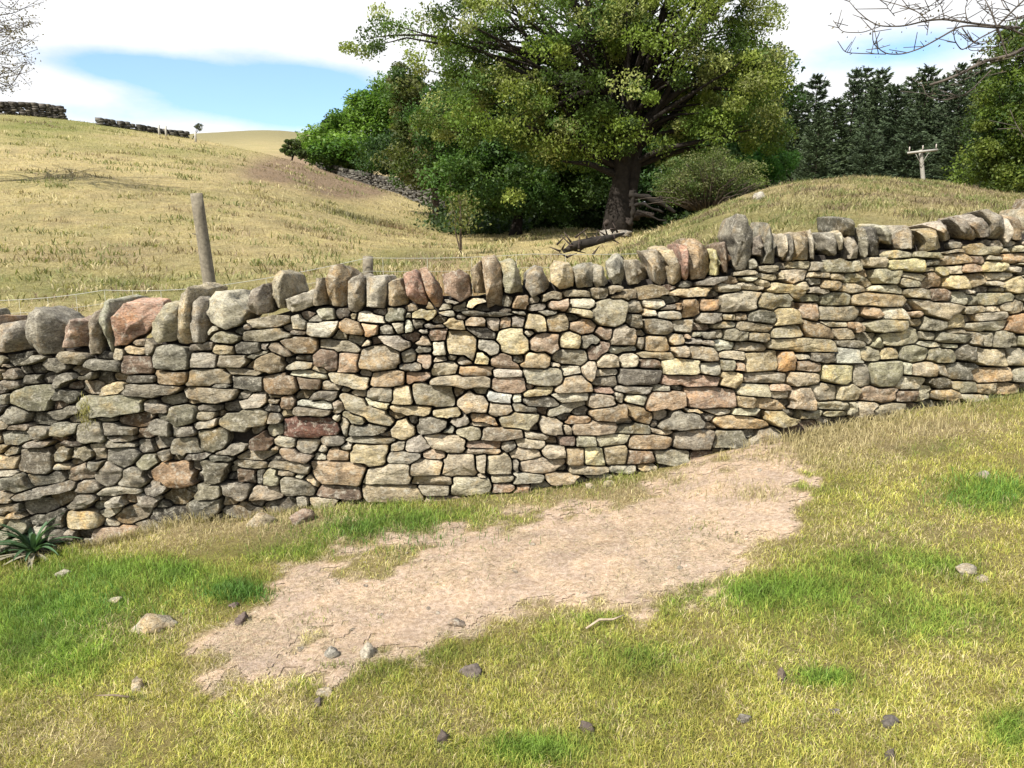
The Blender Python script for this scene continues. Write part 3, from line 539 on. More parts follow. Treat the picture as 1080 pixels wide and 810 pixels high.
# ------------------------------------------------------------------ ground sheets
def grid_obj(name, X, Y, mat, zo=0, colf=None, keep=None):
    Z = ground(X, Y)+zo; n, m = X.shape; V = np.stack([X, Y, Z], -1)
    i = np.arange(n-1)[:, None]*m; j = np.arange(m-1)[None]; Q = np.stack([i+j, i+j+1, i+m+j+1, i+m+j], -1).reshape(-1, 4)
    if keep is not None: Q = Q[keep(V.reshape(-1, 3)[Q].mean(1))]; used = np.unique(Q); mp = np.zeros(n*m, int); mp[used] = np.arange(len(used)); Vf = V.reshape(-1, 3)[used]; Q = mp[Q]
    else: Vf = V.reshape(-1, 3)
    c = colf(Vf[:, 0], Vf[:, 1], Vf[:, 2]); return mesh_obj(name, Vf, [Q], mat, None, c)
def soilmat(name, sc=1., hill=False):
    m, nt, N, L, P = newmat(name); g = N.new('ShaderNodeNewGeometry').outputs['Position']; c = attr(N)
    f = noisenode(N, L, g, 45*sc, 6, .75); b = noisenode(N, L, g, 7*sc, 5, .7); e = noisenode(N, L, g, 160*sc, 4, .7)
    c1 = mix(N, L, ramp(N, L, f, .38, .62), mix(N, L, 1., c, (.62, .58, .52), 'MULTIPLY'), c)
    c2 = mix(N, L, ramp(N, L, b, .4, .65), c1, mix(N, L, 1., c1, (1.22, 1.18, 1.08), 'MULTIPLY'))
    c3 = mix(N, L, ramp(N, L, e, .58, .7, (0, 0, 0, 1), (.6, .6, .6, 1)), c2, mix(N, L, 1., c2, (1.5, 1.45, 1.35), 'MULTIPLY'))
    L.new(c3, P.inputs['Base Color']); P.inputs['Roughness'].default_value = .95; P.inputs['Specular IOR Level'].default_value = .1
    n1 = bump(N, L, f, .9, .03/sc, None); bump(N, L, e, .6, .008/sc, P, n1); return m
M['turf'] = soilmat('turf_soil'); M['dirt'] = soilmat('trodden_earth'); M['hill'] = soilmat('hill_grass', .22)
def pcol(x, y, z):
    n = noise2(x, y, .35, 4, 61); n2 = noise2(x, y, .06, 3, 62); c = np.empty(x.shape+(3,)); c[:] = (.68, .53, .41)
    return np.clip(c*(1+.26*n+.22*n2+.2*noise2(x, y, .9, 2, 63))[..., None]+(np.clip(n, 0, 1)*.05)[..., None]*np.array([1, .4, .2]), .05, .8)
def fcol(x, y, z):
    d, g, s, u, v = masks(x, y, z)
    c = np.empty(x.shape+(3,)); c[:] = (.27, .23, .09); c = c+(np.array([.09, .13, .03])-c)*np.clip(g, 0, 1)[..., None]*.8
    c = c+(np.array([.34, .27, .16])-c)*(s*.8)[..., None]; c = c+(pcol(x, y, z)-c)*sstep(.02, .45, d)[..., None]; return c
xs = np.concatenate([np.linspace(-60, -6, 28)[:-1], np.linspace(-6, -3.4, 40)[:-1], np.linspace(-3.4, 4.2, 260), np.linspace(4.2, 8, 50)[1:], np.linspace(8, 60, 26)[1:]])
t1 = np.linspace(0, 1, 190); X, T_ = np.meshgrid(xs, np.concatenate([np.linspace(-14, -.05, 24), t1])); Wl = W(X)+.31
Y = np.where(T_ < 0, 1.2+T_*3, 1.2+(Wl-1.2)*T_)
tag(grid_obj('ground', X, Y, M['turf'], 0, fcol), kind='structure')
xs2 = np.linspace(-2.2, 2.6, 330); X, T_ = np.meshgrid(xs2, np.linspace(0, 1, 200)); Y = 2.0+(W(X)+.02-2.0)*T_
tag(grid_obj('path', X, Y, M['dirt'], .004, pcol, lambda p: masks(p[:, 0], p[:, 1], p[:, 2])[0] > .55), kind='structure')
uu = np.concatenate([np.linspace(-880, -60, 80)[:-1], np.linspace(-60, 1140, 420), np.linspace(1140, 2180, 80)[1:]]); 
yy = np.concatenate([np.linspace(0, 1, 60)[:-1], np.exp(np.linspace(math.log(8), math.log(4500), 420))-7])
UU, YY = np.meshgrid(uu, yy); A = (UU-540)*cp/F
yw = 4.4+A*0
for _ in range(12): yw = W(A*yw)+.305
Y = np.where(YY < 1, yw+(8-yw)*YY, YY+7); X = A*Y
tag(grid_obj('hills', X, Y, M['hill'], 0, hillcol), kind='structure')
# ------------------------------------------------------------------ grass
def blades(P, L, w, lean, col, tipc=1.25):
    n = len(P); a = rng.uniform(0, 2*PI, n); d = np.stack([np.cos(a), np.sin(a), 0*a], 1); b = rng.uniform(0, 2*PI, n)
    s = np.stack([np.cos(b), np.sin(b), 0*b], 1)*w[:, None]/2; up = np.array([0, 0, 1.])
    lx = lean; c1 = P+(d*(lx*.35)[:, None]+up*np.sqrt(np.maximum(1-lx**2, .02))[:, None]*.6)*L[:, None]
    c2 = P+(d*lx[:, None]+up*np.sqrt(np.maximum(1-lx**2, .01))[:, None]*.82)*L[:, None]
    V = np.stack([P-s, P+s, c1-s*.8, c1+s*.8, c2], 1); i = np.arange(n)[:, None]*5
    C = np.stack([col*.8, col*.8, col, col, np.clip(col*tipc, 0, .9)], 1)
    return V.reshape(-1, 3), i+np.array([[0, 1, 3, 2]]), i+np.array([[2, 3, 4]]), C.reshape(-1, 3)
def scatter(n, u0, u1, y0, y1):
    u = rng.uniform(u0, u1, n); y = np.exp(rng.uniform(math.log(y0), math.log(y1), n)); return (u-540)*cp/F*y, y
g = MB(); n = 640000; x, y = scatter(n, -120, 1200, 1.75, 5.6); ok = y < W(x)-.015; x, y = x[ok], y[ok]; z = zfront(x, y)
d, gr, s, u, v = masks(x, y, z); lo = noise2(x, y, .38, 3, 78)
bare = sstep(.08, .95, d); clump = noise2(x, y, .07, 2, 71)
keep = rng.random(len(x)) < (1-.96*bare*(.55+.45*sstep(.45, .0, noise2(x, y, .17, 2, 72))))*(.5+.5*sstep(-.35, .2, clump+.4*gr))*(1-.25*s)*(1-.75*sstep(.16, .42, lo)*(gr < .6))
x, y, z, d, gr, s, u, v, bare, clump, lo = [q[keep] for q in (x, y, z, d, gr, s, u, v, bare, clump, lo)]; n = len(x)
basew = np.exp(-((W(x)-y)/.16)**2)*(1-.75*bare)*sstep(1., 0, np.abs(fbm(np.stack([x*3, 0*x, 0*x], -1), 2, 75))*2.0)
L_ = (.014+.024*rng.random(n)**1.4)*(1+.75*np.clip(gr, 0, 1.3))*(1+.4*clump)*(1-.35*bare)*(1+1.5*basew)
wd = rng.uniform(.0012, .0028, n); lean = np.clip(rng.normal(.66, .27, n)+.25*s+.5*bare, .05, .985)
base = np.array([.54, .49, .115]); gcol = np.array([.21, .33, .045]); bright = np.array([.085, .215, .045]); straw = np.array([.68, .56, .31])
pg = np.clip(gr*1.15+.30*rng.normal(0, 1, n)+.05, 0, 1)[:, None]; C_ = base*(1-pg)+gcol*pg
pb = (np.clip(gr-.95, 0, 1)*1.6*rng.random(n))[:, None].clip(0, 1); C_ = C_*(1-pb)+bright*pb
ps = (rng.random(n) < .15+.8*s+.6*bare-.34*np.clip(gr, 0, 1)+.25*noise2(x, y, .12, 2, 73))[:, None]; C_ = np.where(ps, straw*rng.uniform(.75, 1.2, (n, 1)), C_)
C_ = C_*rng.uniform(.55, 1.35, (n, 1))*(1+.5*noise2(x, y, .30, 3, 79)+.45*noise2(x, y, .06, 2, 80))[:, None].clip(.35, 1.6)
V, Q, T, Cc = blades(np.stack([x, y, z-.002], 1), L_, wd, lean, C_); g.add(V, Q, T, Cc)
# litter of dead straw lying on the bare earth
n = 110000; x, y = scatter(n, 180, 960, 2.3, 5.2); ok = y < W(x)-.02; x, y = x[ok], y[ok]; z = zfront(x, y); d = masks(x, y, z)[0]; nn = noise2(x, y, .22, 3, 77)
k = (d > .08) & (rng.random(len(x)) < np.clip(.35+1.3*nn, .03, 1)*(1.1-.35*d)); x, y, z = x[k], y[k], z[k]; n = len(x)
V, Q, T, Cc = blades(np.stack([x, y, z+.006], 1), rng.uniform(.02, .06, n), rng.uniform(.0012, .0026, n), np.full(n, .985), np.array([.66, .55, .38])*np.where(rng.random((n, 1)) < .22, rng.uniform(.25, .5, (n, 1)), rng.uniform(.7, 1.2, (n, 1)))); g.add(V, Q, T, Cc)
# long seeding tufts against the foot of the wall and on the right bank
for (u0, v0, cnt, sprd, hh, cc) in [(162, 672, 160, 22, .03, 0), (140, 668, 80, 12, .03, 1), (388, 702, 70, 10, .03, 1), (350, 704, 70, 10, .03, 1), (1020, 611, 90, 14, .03, 1), (145, 738, 60, 8, .03, 1), (276, 560, 120, 18, .04, 0), (320, 558, 120, 16, .04, 1), (496, 720, 60, 12, .03, 1), (468, 790, 50, 9, .03, 1), (617, 781, 50, 9, .03, 1), (560, 530, 260, 40, .05, 1), (700, 512, 200, 40, .05, 0), (620, 540, 60, 30, .03, 1), (740, 560, 120, 30, .035, 1), (420, 620, 60, 40, .03, 1), (795, 525, 160, 16, .05, 0), (330, 655, 60, 30, .03, 1), (185, 545, 500, 26, .10, 0), (140, 556, 300, 20, .08, 0), (300, 536, 420, 30, .07, 0), (345, 540, 200, 20, .06, 1), (430, 536, 420, 40, .06, 1), (100, 575, 220, 22, .06, 0), (20, 592, 260, 26, .06, 0), (860, 462, 700, 34, .10, 0), (920, 452, 700, 40, .09, 0), (985, 440, 600, 40, .08, 0), (1050, 425, 500, 40, .08, 1), (840, 480, 500, 30, .08, 0), (800, 520, 300, 22, .05, 0), (250, 628, 600, 20, .06, 2), (60, 640, 900, 60, .07, 2), (410, 562, 700, 60, .06, 2), (640, 508, 300, 40, .05, 1), (560, 518, 200, 40, .04, 1), (900, 490, 400, 30, .06, 0), (1045, 520, 500, 40, .06, 2)]:
    uu_ = rng.normal(u0, sprd, cnt); vv_ = rng.normal(v0, sprd*.25, cnt); P = at(uu_, vv_, 4.2); yy_ = np.full(cnt, 4.2)
    for _ in range(14):
        rx, ry, rz = ray(uu_, vv_); yn = (zfront(rx/ry*yy_, yy_)-EYE)/(rz/ry); yy_ = .5*yy_+.5*np.clip(yn, 1.6, 6)
    xx_ = rx/ry*yy_; yy_ = np.minimum(yy_, W(xx_)-.03); zz_ = zfront(xx_, yy_)
    c0 = [np.array([.50, .42, .22]), np.array([.27, .29, .09]), np.array([.12, .245, .045])][cc]*rng.uniform(.65, 1.25, (cnt, 1))
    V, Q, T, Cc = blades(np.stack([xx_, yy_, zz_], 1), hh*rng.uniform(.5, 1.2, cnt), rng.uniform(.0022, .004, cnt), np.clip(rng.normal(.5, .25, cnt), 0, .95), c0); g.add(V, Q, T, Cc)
tag(g.build('grass', M['blade'], None), kind='stuff')
# hillside grass
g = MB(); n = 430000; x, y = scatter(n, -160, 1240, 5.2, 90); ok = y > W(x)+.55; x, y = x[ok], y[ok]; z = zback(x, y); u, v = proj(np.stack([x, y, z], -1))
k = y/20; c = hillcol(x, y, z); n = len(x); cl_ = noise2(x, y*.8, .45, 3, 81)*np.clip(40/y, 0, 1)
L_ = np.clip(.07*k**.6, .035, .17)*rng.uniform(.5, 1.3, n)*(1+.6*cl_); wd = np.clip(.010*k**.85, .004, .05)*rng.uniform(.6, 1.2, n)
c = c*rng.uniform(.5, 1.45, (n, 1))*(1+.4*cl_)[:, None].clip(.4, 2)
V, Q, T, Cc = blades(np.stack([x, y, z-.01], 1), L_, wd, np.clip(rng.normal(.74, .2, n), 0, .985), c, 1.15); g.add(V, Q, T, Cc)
tus = [(rng.uniform(-60, 700), math.exp(rng.uniform(math.log(9), math.log(60)))) for _ in range(520)]
for u0, yd in tus:
    cnt = 34; sg = .10+yd*.004; xx_ = (u0-540)*cp/F*yd+rng.normal(0, sg*1.6, cnt); yy_ = yd+rng.normal(0, sg, cnt); zz_ = zback(xx_, yy_); cc = random.choice([(.30, .29, .12), (.24, .25, .09), (.52, .44, .24), (.34, .26, .15)])
    V, Q, T, Cc = blades(np.stack([xx_, yy_, zz_], 1), rng.uniform(.06, .14, cnt)*(1+yd/30), rng.uniform(.008, .016, cnt)*(1+yd/18), rng.uniform(.4, .97, cnt), np.array(cc)*rng.uniform(.6, 1.3, (cnt, 1))); g.add(V, Q, T, Cc)
kn_ = [(rng.uniform(660, 1100), rng.uniform(10, 19)) for _ in range(260)]
for u0, yd in kn_:
    cnt = 90; xx_ = (u0-540)*cp/F*yd+rng.normal(0, .16, cnt); yy_ = yd+rng.normal(0, .16, cnt); zz_ = zback(xx_, yy_); cc = random.choice([(.30, .27, .12), (.22, .24, .08), (.40, .35, .17), (.20, .15, .09), (.18, .21, .07)])
    V, Q, T, Cc = blades(np.stack([xx_, yy_, zz_], 1), rng.uniform(.05, .14, cnt), rng.uniform(.006, .015, cnt), rng.uniform(.4, .97, cnt), np.array(cc)*rng.uniform(.6, 1.3, (cnt, 1))); g.add(V, Q, T, Cc)
for (u0, v0, yd, cnt, hh, cc) in [(372, 246, 33, 500, .30, (.22, .20, .10)), (405, 240, 35, 420, .26, (.25, .2, .1)), (420, 244, 34, 200, .2, (.3, .2, .12)), (560, 208, 45, 100, .3, (.2, .2, .1))]:
    P = at(u0, v0, yd); xx_ = P[0]+rng.normal(0, .55, cnt); yy_ = P[1]+rng.normal(0, .9, cnt); zz_ = zback(xx_, yy_)
    V, Q, T, Cc = blades(np.stack([xx_, yy_, zz_], 1), hh*rng.uniform(.4, 1.2, cnt), rng.uniform(.02, .04, cnt), rng.uniform(.1, .6, cnt), np.array(cc)*rng.uniform(.5, 1.3, (cnt, 1))); g.add(V, Q, T, Cc)
# rusty dead bracken behind the copings
for u0, cnt in ((440, 1500), (480, 1500), (560, 300)):
    yd = 6.2; xx_ = (rng.normal(u0, 18, cnt)-540)*cp/F*yd; yy_ = yd+rng.normal(0, .25, cnt); zz_ = zback(xx_, yy_)
    V, Q, T, Cc = blades(np.stack([xx_, yy_, zz_], 1), rng.uniform(.3, 1., cnt)*(at(u0, 268, yd)[2]-zz_.mean()), rng.uniform(.004, .008, cnt), np.clip(rng.normal(.25, .15, cnt), 0, .9), np.array([.42, .27, .16])*rng.uniform(.6, 1.3, (cnt, 1))); g.add(V, Q, T, Cc)
tag(g.build('hillside_grass', M['blade'], None), kind='stuff')
# ------------------------------------------------------------------ foliage
def leaf_mesh(P, size, col, flat=.5, droop=0., asp=.55):
    n = len(P); N_ = rng.normal(0, 1, (n, 3)); N_[:, 2] = N_[:, 2]*.8+flat*1.6; N_ /= np.linalg.norm(N_, axis=1)[:, None]
    a = np.cross(N_, rng.normal(0, 1, (n, 3))); a /= np.linalg.norm(a, axis=1)[:, None]+1e-9
    if droop: a = a*(1-droop)+np.array([0, 0, -1.])*droop; a /= np.linalg.norm(a, axis=1)[:, None]
    b = np.cross(N_, a); b /= np.linalg.norm(b, axis=1)[:, None]+1e-9
    s = (size*rng.uniform(.6, 1.25, n))[:, None]; fold = N_*s*.12
    V = np.stack([P-a*s*.5, P+b*s*asp*.5+fold-a*s*.05, P+a*s*.55, P-b*s*asp*.5+fold-a*s*.05], 1)
    i = np.arange(n)[:, None]*4; C_ = np.repeat(col, 4, 0)
    return V.reshape(-1, 3), i+np.array([[0, 1, 2, 3]]), C_
def ballpts(n, shell=.45):
    d = rng.normal(0, 1, (n, 3)); d /= np.linalg.norm(d, axis=1)[:, None]; return d*(rng.uniform(shell**3, 1, n)**(1/3))[:, None]
def limb(mb, a, b, r0, r1, sag=.0, k=6, wig=.08, n=8, c=(.07, .055, .042)):
    a = np.asarray(a, float); b = np.asarray(b, float); t = np.linspace(0, 1, n)[:, None]; L = np.linalg.norm(b-a)
    p = a*(1-t)+b*t; p[:, 2] += sag*L*np.sin(t[:, 0]*PI); p += wig*L*fbm(p*(1.7/max(L, .3))*1.5+rng.uniform(0, 50), 2, 5)[:, None]*np.sin(t*PI)*rng.normal(0, 1, 3)
    mb.tube(p, np.linspace(r0, r1, n), k, c, rough=.25 if r0 > .08 else 0); return p
def tree(name, label, cat, base, lobes, nleaf, lsize, cols, r_trunk=.3, barkc=(.032, .026, .021), group=None, clump=.55, flat=.5, droop=0., trunk_top=None, nlimb=None, asp=.55, extra=None, fork=1, hidden_stems=True, offs=.6):
    """lobes: (x,y,z,rx,ry,rz,weight) in metres; a real crown of clumps carried by limbs"""
    base = np.asarray(base, float); root = empty(name, tuple(base)); tag(root, label, cat, group)
    lob = np.array(lobes, float); wt = lob[:, 6]; nclump = max(12, int(nleaf/ (240 if nleaf > 20000 else 120)))
    li = rng.choice(len(lob), nclump, p=wt/wt.sum()); cen = lob[li, :3]+ballpts(nclump, offs)*lob[li, 3:6]
    gz = zback(cen[:, 0], cen[:, 1])+.15; cen[:, 2] = np.maximum(cen[:, 2], gz+.1)
    ci = rng.integers(0, nclump, nleaf); cr = clump*rng.uniform(.55, 1.35, nclump)
    P = cen[ci]+ballpts(nleaf, .1)*cr[ci][:, None]*np.array([1, 1, .62])
    P[:, 2] -= droop*np.abs(rng.normal(0, .5, nleaf))*cr[ci]
    kc = rng.random(nclump); cols = np.array(cols, float); pick = (kc*len(cols)).astype(int).clip(0, len(cols)-1)
    col = cols[pick][ci]*rng.uniform(.72, 1.28, (nleaf, 1))*rng.uniform(.7, 1.3, nclump)[ci][:, None]
    V, Q, Cc = leaf_mesh(P, lsize, col, flat, droop*.6, asp)
    mesh_obj('crown', V-base, [Q], M['leaf'], root, Cc, smooth=False)
    tb = MB(); top = np.array(trunk_top if trunk_top is not None else lob[:, :3].mean(0)); 
    n = 14; t = np.linspace(0, 1, n)[:, None]; tr = base*(1-t)+top*t; tr[:, :2] += (.12*r_trunk/.3)*fbm(np.concatenate([tr[:, 2:3]*.5, 0*t+3, 0*t], 1), 2, 7)[:, None]
    rad = r_trunk*(1-.72*t[:, 0]); rad[0] *= 1.45; rad[1] *= 1.12; tr[0, 2] -= .25
    tb.tube(tr-base, rad, 12, barkc, rough=.3)
    nl = nlimb or min(nclump, 60); sel = rng.choice(nclump, nl, replace=False)
    for s in sel:
        k = rng.integers(4, n); a = tr[k]; limb(tb, a-base, cen[s]-base, rad[k]*.38, .012, rng.uniform(-.02, .12), 5, .10, 7, barkc)
    if extra: extra(tb, base)
    tb.build('trunk', M['bark'], root); return root
def L_(u, v, ru, rv, y, ry=None, w=1.):
    c = at(u, v, y); k = y/F*1.02; return (c[0], c[1], c[2], ru*k, (ry if ry is not None else ru*k*.8), rv*k, w)
def gbase(u, y): x = (u-540)*cp/F*y; return np.array([x, y, float(zback(np.array([x]), np.array([y]))[0])])
# the big tree at the foot of the knoll
def roots(tb, base):
    for dx, dy, dz in ((1.6, -.2, .55), (-.7, -.3, .05), (.5, -.6, .05), (1.0, .3, .4)):
        limb(tb, (0, 0, .35), (dx*.7, dy, dz*.6), .22, .07, .02, 8, .05, 8, (.07, .055, .045))
    limb(tb, (.3, 0, .3), (.75, .1, 4.5), .22, .15, 0, 9, .05, 9, (.03, .024, .02))
    limb(tb, (-.1, 0, 1.6), (-1.9, -.5, 2.0), .14, .04, .05, 7, .08, 8, (.03, .025, .02))
    for u, v in ((480, 20), (520, 90), (600, 40), (700, 30), (770, 70), (560, 130), (390, 40), (800, 100), (650, -80), (740, -60), (560, -90)):
        e = at(u, v, 25.)-base; s = np.array([0.1, 0, rng.uniform(2.2, 4.6)]); limb(tb, s, e, .17 if u > 500 else .09, .015, .10, 7, .1, 12, (.04, .032, .026))
bt = gbase(652, 26); bt[2] = at(652, 238, 26)[2]
tree('broadleaf_tree', 'huge spreading tree with a thick dark trunk and the widest crown, standing behind the wall', 'tree', bt,
     [L_(655, 78, 112, 62, 26, 3.2, 2.4), L_(575, 50, 90, 60, 26, 3, 1.9), L_(705, 30, 90, 70, 26, 3, 1.9), L_(510, 40, 62, 42, 26, 2.4, .6), L_(772, 95, 48, 56, 26, 2.2, 1.0),
      L_(745, 145, 52, 30, 26, 2, .55), L_(585, 135, 60, 36, 26, 2.4, .9), L_(432, 45, 46, 26, 26, 1.4, .16), L_(385, 32, 32, 24, 26, 1.2, .08), L_(395, 72, 18, 26, 26, .8, .06), L_(525, 110, 55, 48, 26, 2.4, .6), L_(475, 110, 34, 32, 27, 2, .25),
      L_(620, -70, 120, 70, 26, 3.4, 1.9), L_(730, -50, 90, 70, 26, 3, 1.3), L_(660, -170, 110, 60, 26, 3.2, 1.2), L_(510, -30, 50, 40, 26, 2, .35), L_(795, 40, 24, 42, 26, 1.6, .2), L_(808, 125, 18, 34, 26, 1.2, .3), L_(570, 195, 36, 16, 26, 1.4, .15), L_(640, 135, 40, 20, 25, 1.2, .25)],
     165000, .105, [(.18, .25, .04), (.11, .175, .03), (.25, .30, .065), (.075, .125, .025), (.30, .33, .11)], .44, group=None, clump=.52, flat=.3, droop=.45, trunk_top=at(660, 40, 26), nlimb=220, extra=roots, offs=.5)
# hanging spray at the crown's lower left
def spray(name, label, u, v0, v1, y, n, col):
    root = empty(name, tuple(at(u, v1, y))); tag(root, label, 'sapling'); base = at(u, v1, y); g_ = gbase(u, y); base = g_; root.location = tuple(g_)
    mb = MB(); t = np.linspace(0, 1, 10); 
    for k in range(5):
        e = at(u+rng.normal(0, 8), v0+rng.uniform(0, 22), y)-base; limb(mb, (0, 0, 0), e, .025, .006, .02, 5, .08, 9, (.12, .09, .06))
    mb.build('trunk', M['bark'], root)
    P = np.stack([at(u+rng.normal(0, 9), q, y+rng.normal(0, .3)) for q in rng.uniform(v0, v0+(v1-v0)*.75, n)]); P += rng.normal(0, .08, P.shape)
    V, Q, Cc = leaf_mesh(P, .10, np.array(col)*rng.uniform(.7, 1.3, (n, 1)), .3, .3); mesh_obj('crown', V-base, [Q], M['leaf'], root, Cc, smooth=False)
spray('sapling', 'thin straggly young sapling alone in the pasture left of the big trunk', 486, 205, 256, 21, 420, (.16, .17, .05))
G1 = 'trees at the edge of the wood'
tree('broadleaf_tree', 'rich dark green leafy tree hanging low just left of the thick trunk', 'tree', gbase(545, 33),
     [L_(520, 195, 62, 32, 32, 2.4, 1.5), L_(575, 190, 55, 34, 33, 2.2, 1.2), L_(500, 140, 60, 50, 33, 2.4, 1.6), L_(560, 120, 70, 60, 34, 2.4, 1.3), L_(610, 170, 40, 40, 34, 2., .8)],
     60000, .16, [(.075, .145, .032), (.055, .11, .026), (.11, .18, .04)], .26, group=G1, clump=.75, flat=.6, nlimb=50, offs=.4)
tree('sycamore_tree', 'bright green dense rounded tree at the left end of the wood', 'tree', gbase(392, 92),
     [L_(392, 138, 46, 36, 90, 4, 2), L_(352, 155, 26, 17, 90, 3, .7), L_(420, 128, 34, 34, 90, 4, 1.2), L_(372, 160, 36, 12, 80, 2.4, .8), L_(405, 110, 22, 22, 90, 3, .6)],
     46000, .42, [(.15, .25, .04), (.11, .20, .035), (.19, .29, .06), (.075, .15, .03)], .4, group=G1, clump=1.7, flat=.9, nlimb=30, offs=.7)
tree('olive_tree_crown', 'brownish olive loose tree between the bright rounded tree and the huge one', 'tree', gbase(462, 44),
     [L_(452, 120, 34, 34, 44, 2.4, 1.6), L_(440, 170, 30, 30, 44, 2.2, 1.1), L_(475, 150, 32, 34, 44, 2.2, 1.2), L_(430, 100, 18, 28, 44, 1.6, .6)],
     30000, .20, [(.115, .13, .035), (.09, .12, .03), (.13, .12, .045), (.07, .12, .03)], .22, (.10, .075, .055), group=G1, clump=.75, flat=.5, nlimb=40).name = 'woodland_tree'
tree('woodland_tree', 'slim dark tree with bare lower stem under the olive crown', 'tree', gbase(476, 41),
     [L_(480, 130, 26, 40, 41, 1.6, 1.)], 9000, .17, [(.07, .11, .03)], .2, (.17, .14, .11), group=G1, clump=.7, nlimb=14)
tree('woodland_tree', 'dark green tree showing low between the sycamore and the pasture wall', 'tree', gbase(430, 72),
     [L_(425, 165, 42, 22, 72, 2.5, 1.)], 14000, .25, [(.04, .08, .022), (.06, .11, .025)], .25, group=G1, clump=1., nlimb=16)
tree('woodland_tree', 'deep green tree filling the gap right of the thick trunk', 'tree', gbase(735, 36),
     [L_(740, 130, 62, 60, 36, 2.6, 1.6), L_(780, 160, 40, 40, 36, 2.4, 1.1), L_(700, 170, 50, 36, 36, 2.2, 1.), L_(790, 100, 34, 40, 37, 2, .8)],
     45000, .19, [(.05, .10, .025), (.07, .125, .03), (.04, .085, .022)], .26, group=G1, clump=.9, nlimb=40, offs=.4)
tree('leafy_bush', 'bright green bush poking up behind the left end of the knoll top', 'bush', gbase(812, 30),
     [L_(812, 172, 26, 15, 30, .9, 1.), L_(795, 180, 22, 12, 30, .9, .6)], 9000, .11, [(.07, .19, .035), (.10, .23, .045)], .08, clump=.35, nlimb=14)
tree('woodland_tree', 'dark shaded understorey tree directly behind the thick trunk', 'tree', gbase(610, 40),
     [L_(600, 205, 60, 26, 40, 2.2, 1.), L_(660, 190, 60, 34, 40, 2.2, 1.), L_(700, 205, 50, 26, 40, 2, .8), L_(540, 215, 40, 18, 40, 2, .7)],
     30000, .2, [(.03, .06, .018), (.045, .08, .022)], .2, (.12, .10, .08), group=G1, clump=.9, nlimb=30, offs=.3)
tree('woodland_tree', 'yellowish green tree filling the right edge above the knoll', 'tree', gbase(1085, 30),
     [L_(1072, 110, 32, 60, 30, 2, 1.6), L_(1062, 175, 36, 28, 30, 1.9, 1.1), L_(1110, 90, 50, 70, 31, 2.4, 1.6), L_(1075, 60, 20, 26, 30, 1.4, .5), L_(1150, 140, 60, 70, 31, 2.4, 1.2)],
     55000, .13, [(.11, .16, .025), (.08, .12, .022), (.15, .19, .035), (.05, .09, .02)], .3, group=G1, clump=.7, nlimb=50, offs=.4)
# thorn bush on the knoll's shoulder: mostly twigs
def twigs(tb, base):
    for k in range(260):
        e = np.array([rng.normal(0, .75), rng.normal(0, .6), 0]); e[2] = rng.uniform(.25, 1.35)*(1-.30*(e[0]/1.5)**2); limb(tb, (e[0]*.25, e[1]*.25, .1), e, .018, .004, .1, 4, .12, 6, (.13, .105, .08))
tb_ = gbase(745, 21); tb_[2] = min(tb_[2], at(745, 214, 21)[2])
tree('thorn_bush', 'greyish brown rounded thorn bush beside the big trunk on the knoll slope', 'bush', tb_,
     [L_(745, 186, 42, 25, 21, .9, 1.6), L_(715, 198, 24, 14, 21, .7, .6), L_(775, 190, 30, 20, 21, .8, .8)], 20000, .055, [(.15, .175, .06), (.12, .16, .04), (.18, .19, .075), (.09, .14, .035)], .06, (.12, .10, .08), clump=.3, nlimb=40, extra=twigs, offs=.2)
tree('round_bush', 'small solitary dark green bush on the hillside left of the wood', 'bush', gbase(309, 78),
     [L_(307, 156, 9, 7, 78, 1, 1.), L_(317, 162, 8, 4, 78, .8, .5)], 2600, .3, [(.07, .10, .03), (.09, .12, .035)], .1, clump=.5, nlimb=6)
for u, v, lab in ((352, 133, 'tiny dark tree behind the bright rounded tree, the left one of two'), (366, 127, 'tiny dark tree just above the bright rounded tree, the right one of two')):
    b = gbase(u, 95); tree('distant_tree', lab, 'tree', b, [L_(u, v, 10, 8, 95, 1.3, 1.)], 1800, .4, [(.05, .08, .035)], .2, clump=.8, nlimb=5, group='two tiny far trees')
b = gbase(210, 66); tree('distant_tree', 'single tiny thin tree on the skyline of the left hill', 'tree', b, [L_(210, 135, 3.2, 4, 66, .25, 1.)], 260, .14, [(.08, .09, .05)], .04, clump=.2, nlimb=3)
# leaf litter and low brambles in the shade under the wood's edge: dark undergrowth
g = MB()
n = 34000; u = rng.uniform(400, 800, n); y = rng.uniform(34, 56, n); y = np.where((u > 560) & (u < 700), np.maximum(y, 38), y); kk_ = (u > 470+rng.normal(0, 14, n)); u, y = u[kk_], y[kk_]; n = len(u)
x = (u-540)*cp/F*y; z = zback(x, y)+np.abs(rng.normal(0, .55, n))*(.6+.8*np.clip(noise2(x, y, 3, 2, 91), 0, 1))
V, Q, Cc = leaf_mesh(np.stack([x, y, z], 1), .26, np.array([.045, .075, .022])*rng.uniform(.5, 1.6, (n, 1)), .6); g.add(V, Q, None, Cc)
tag(g.build('undergrowth', M['leaf'], None, False), kind='stuff')
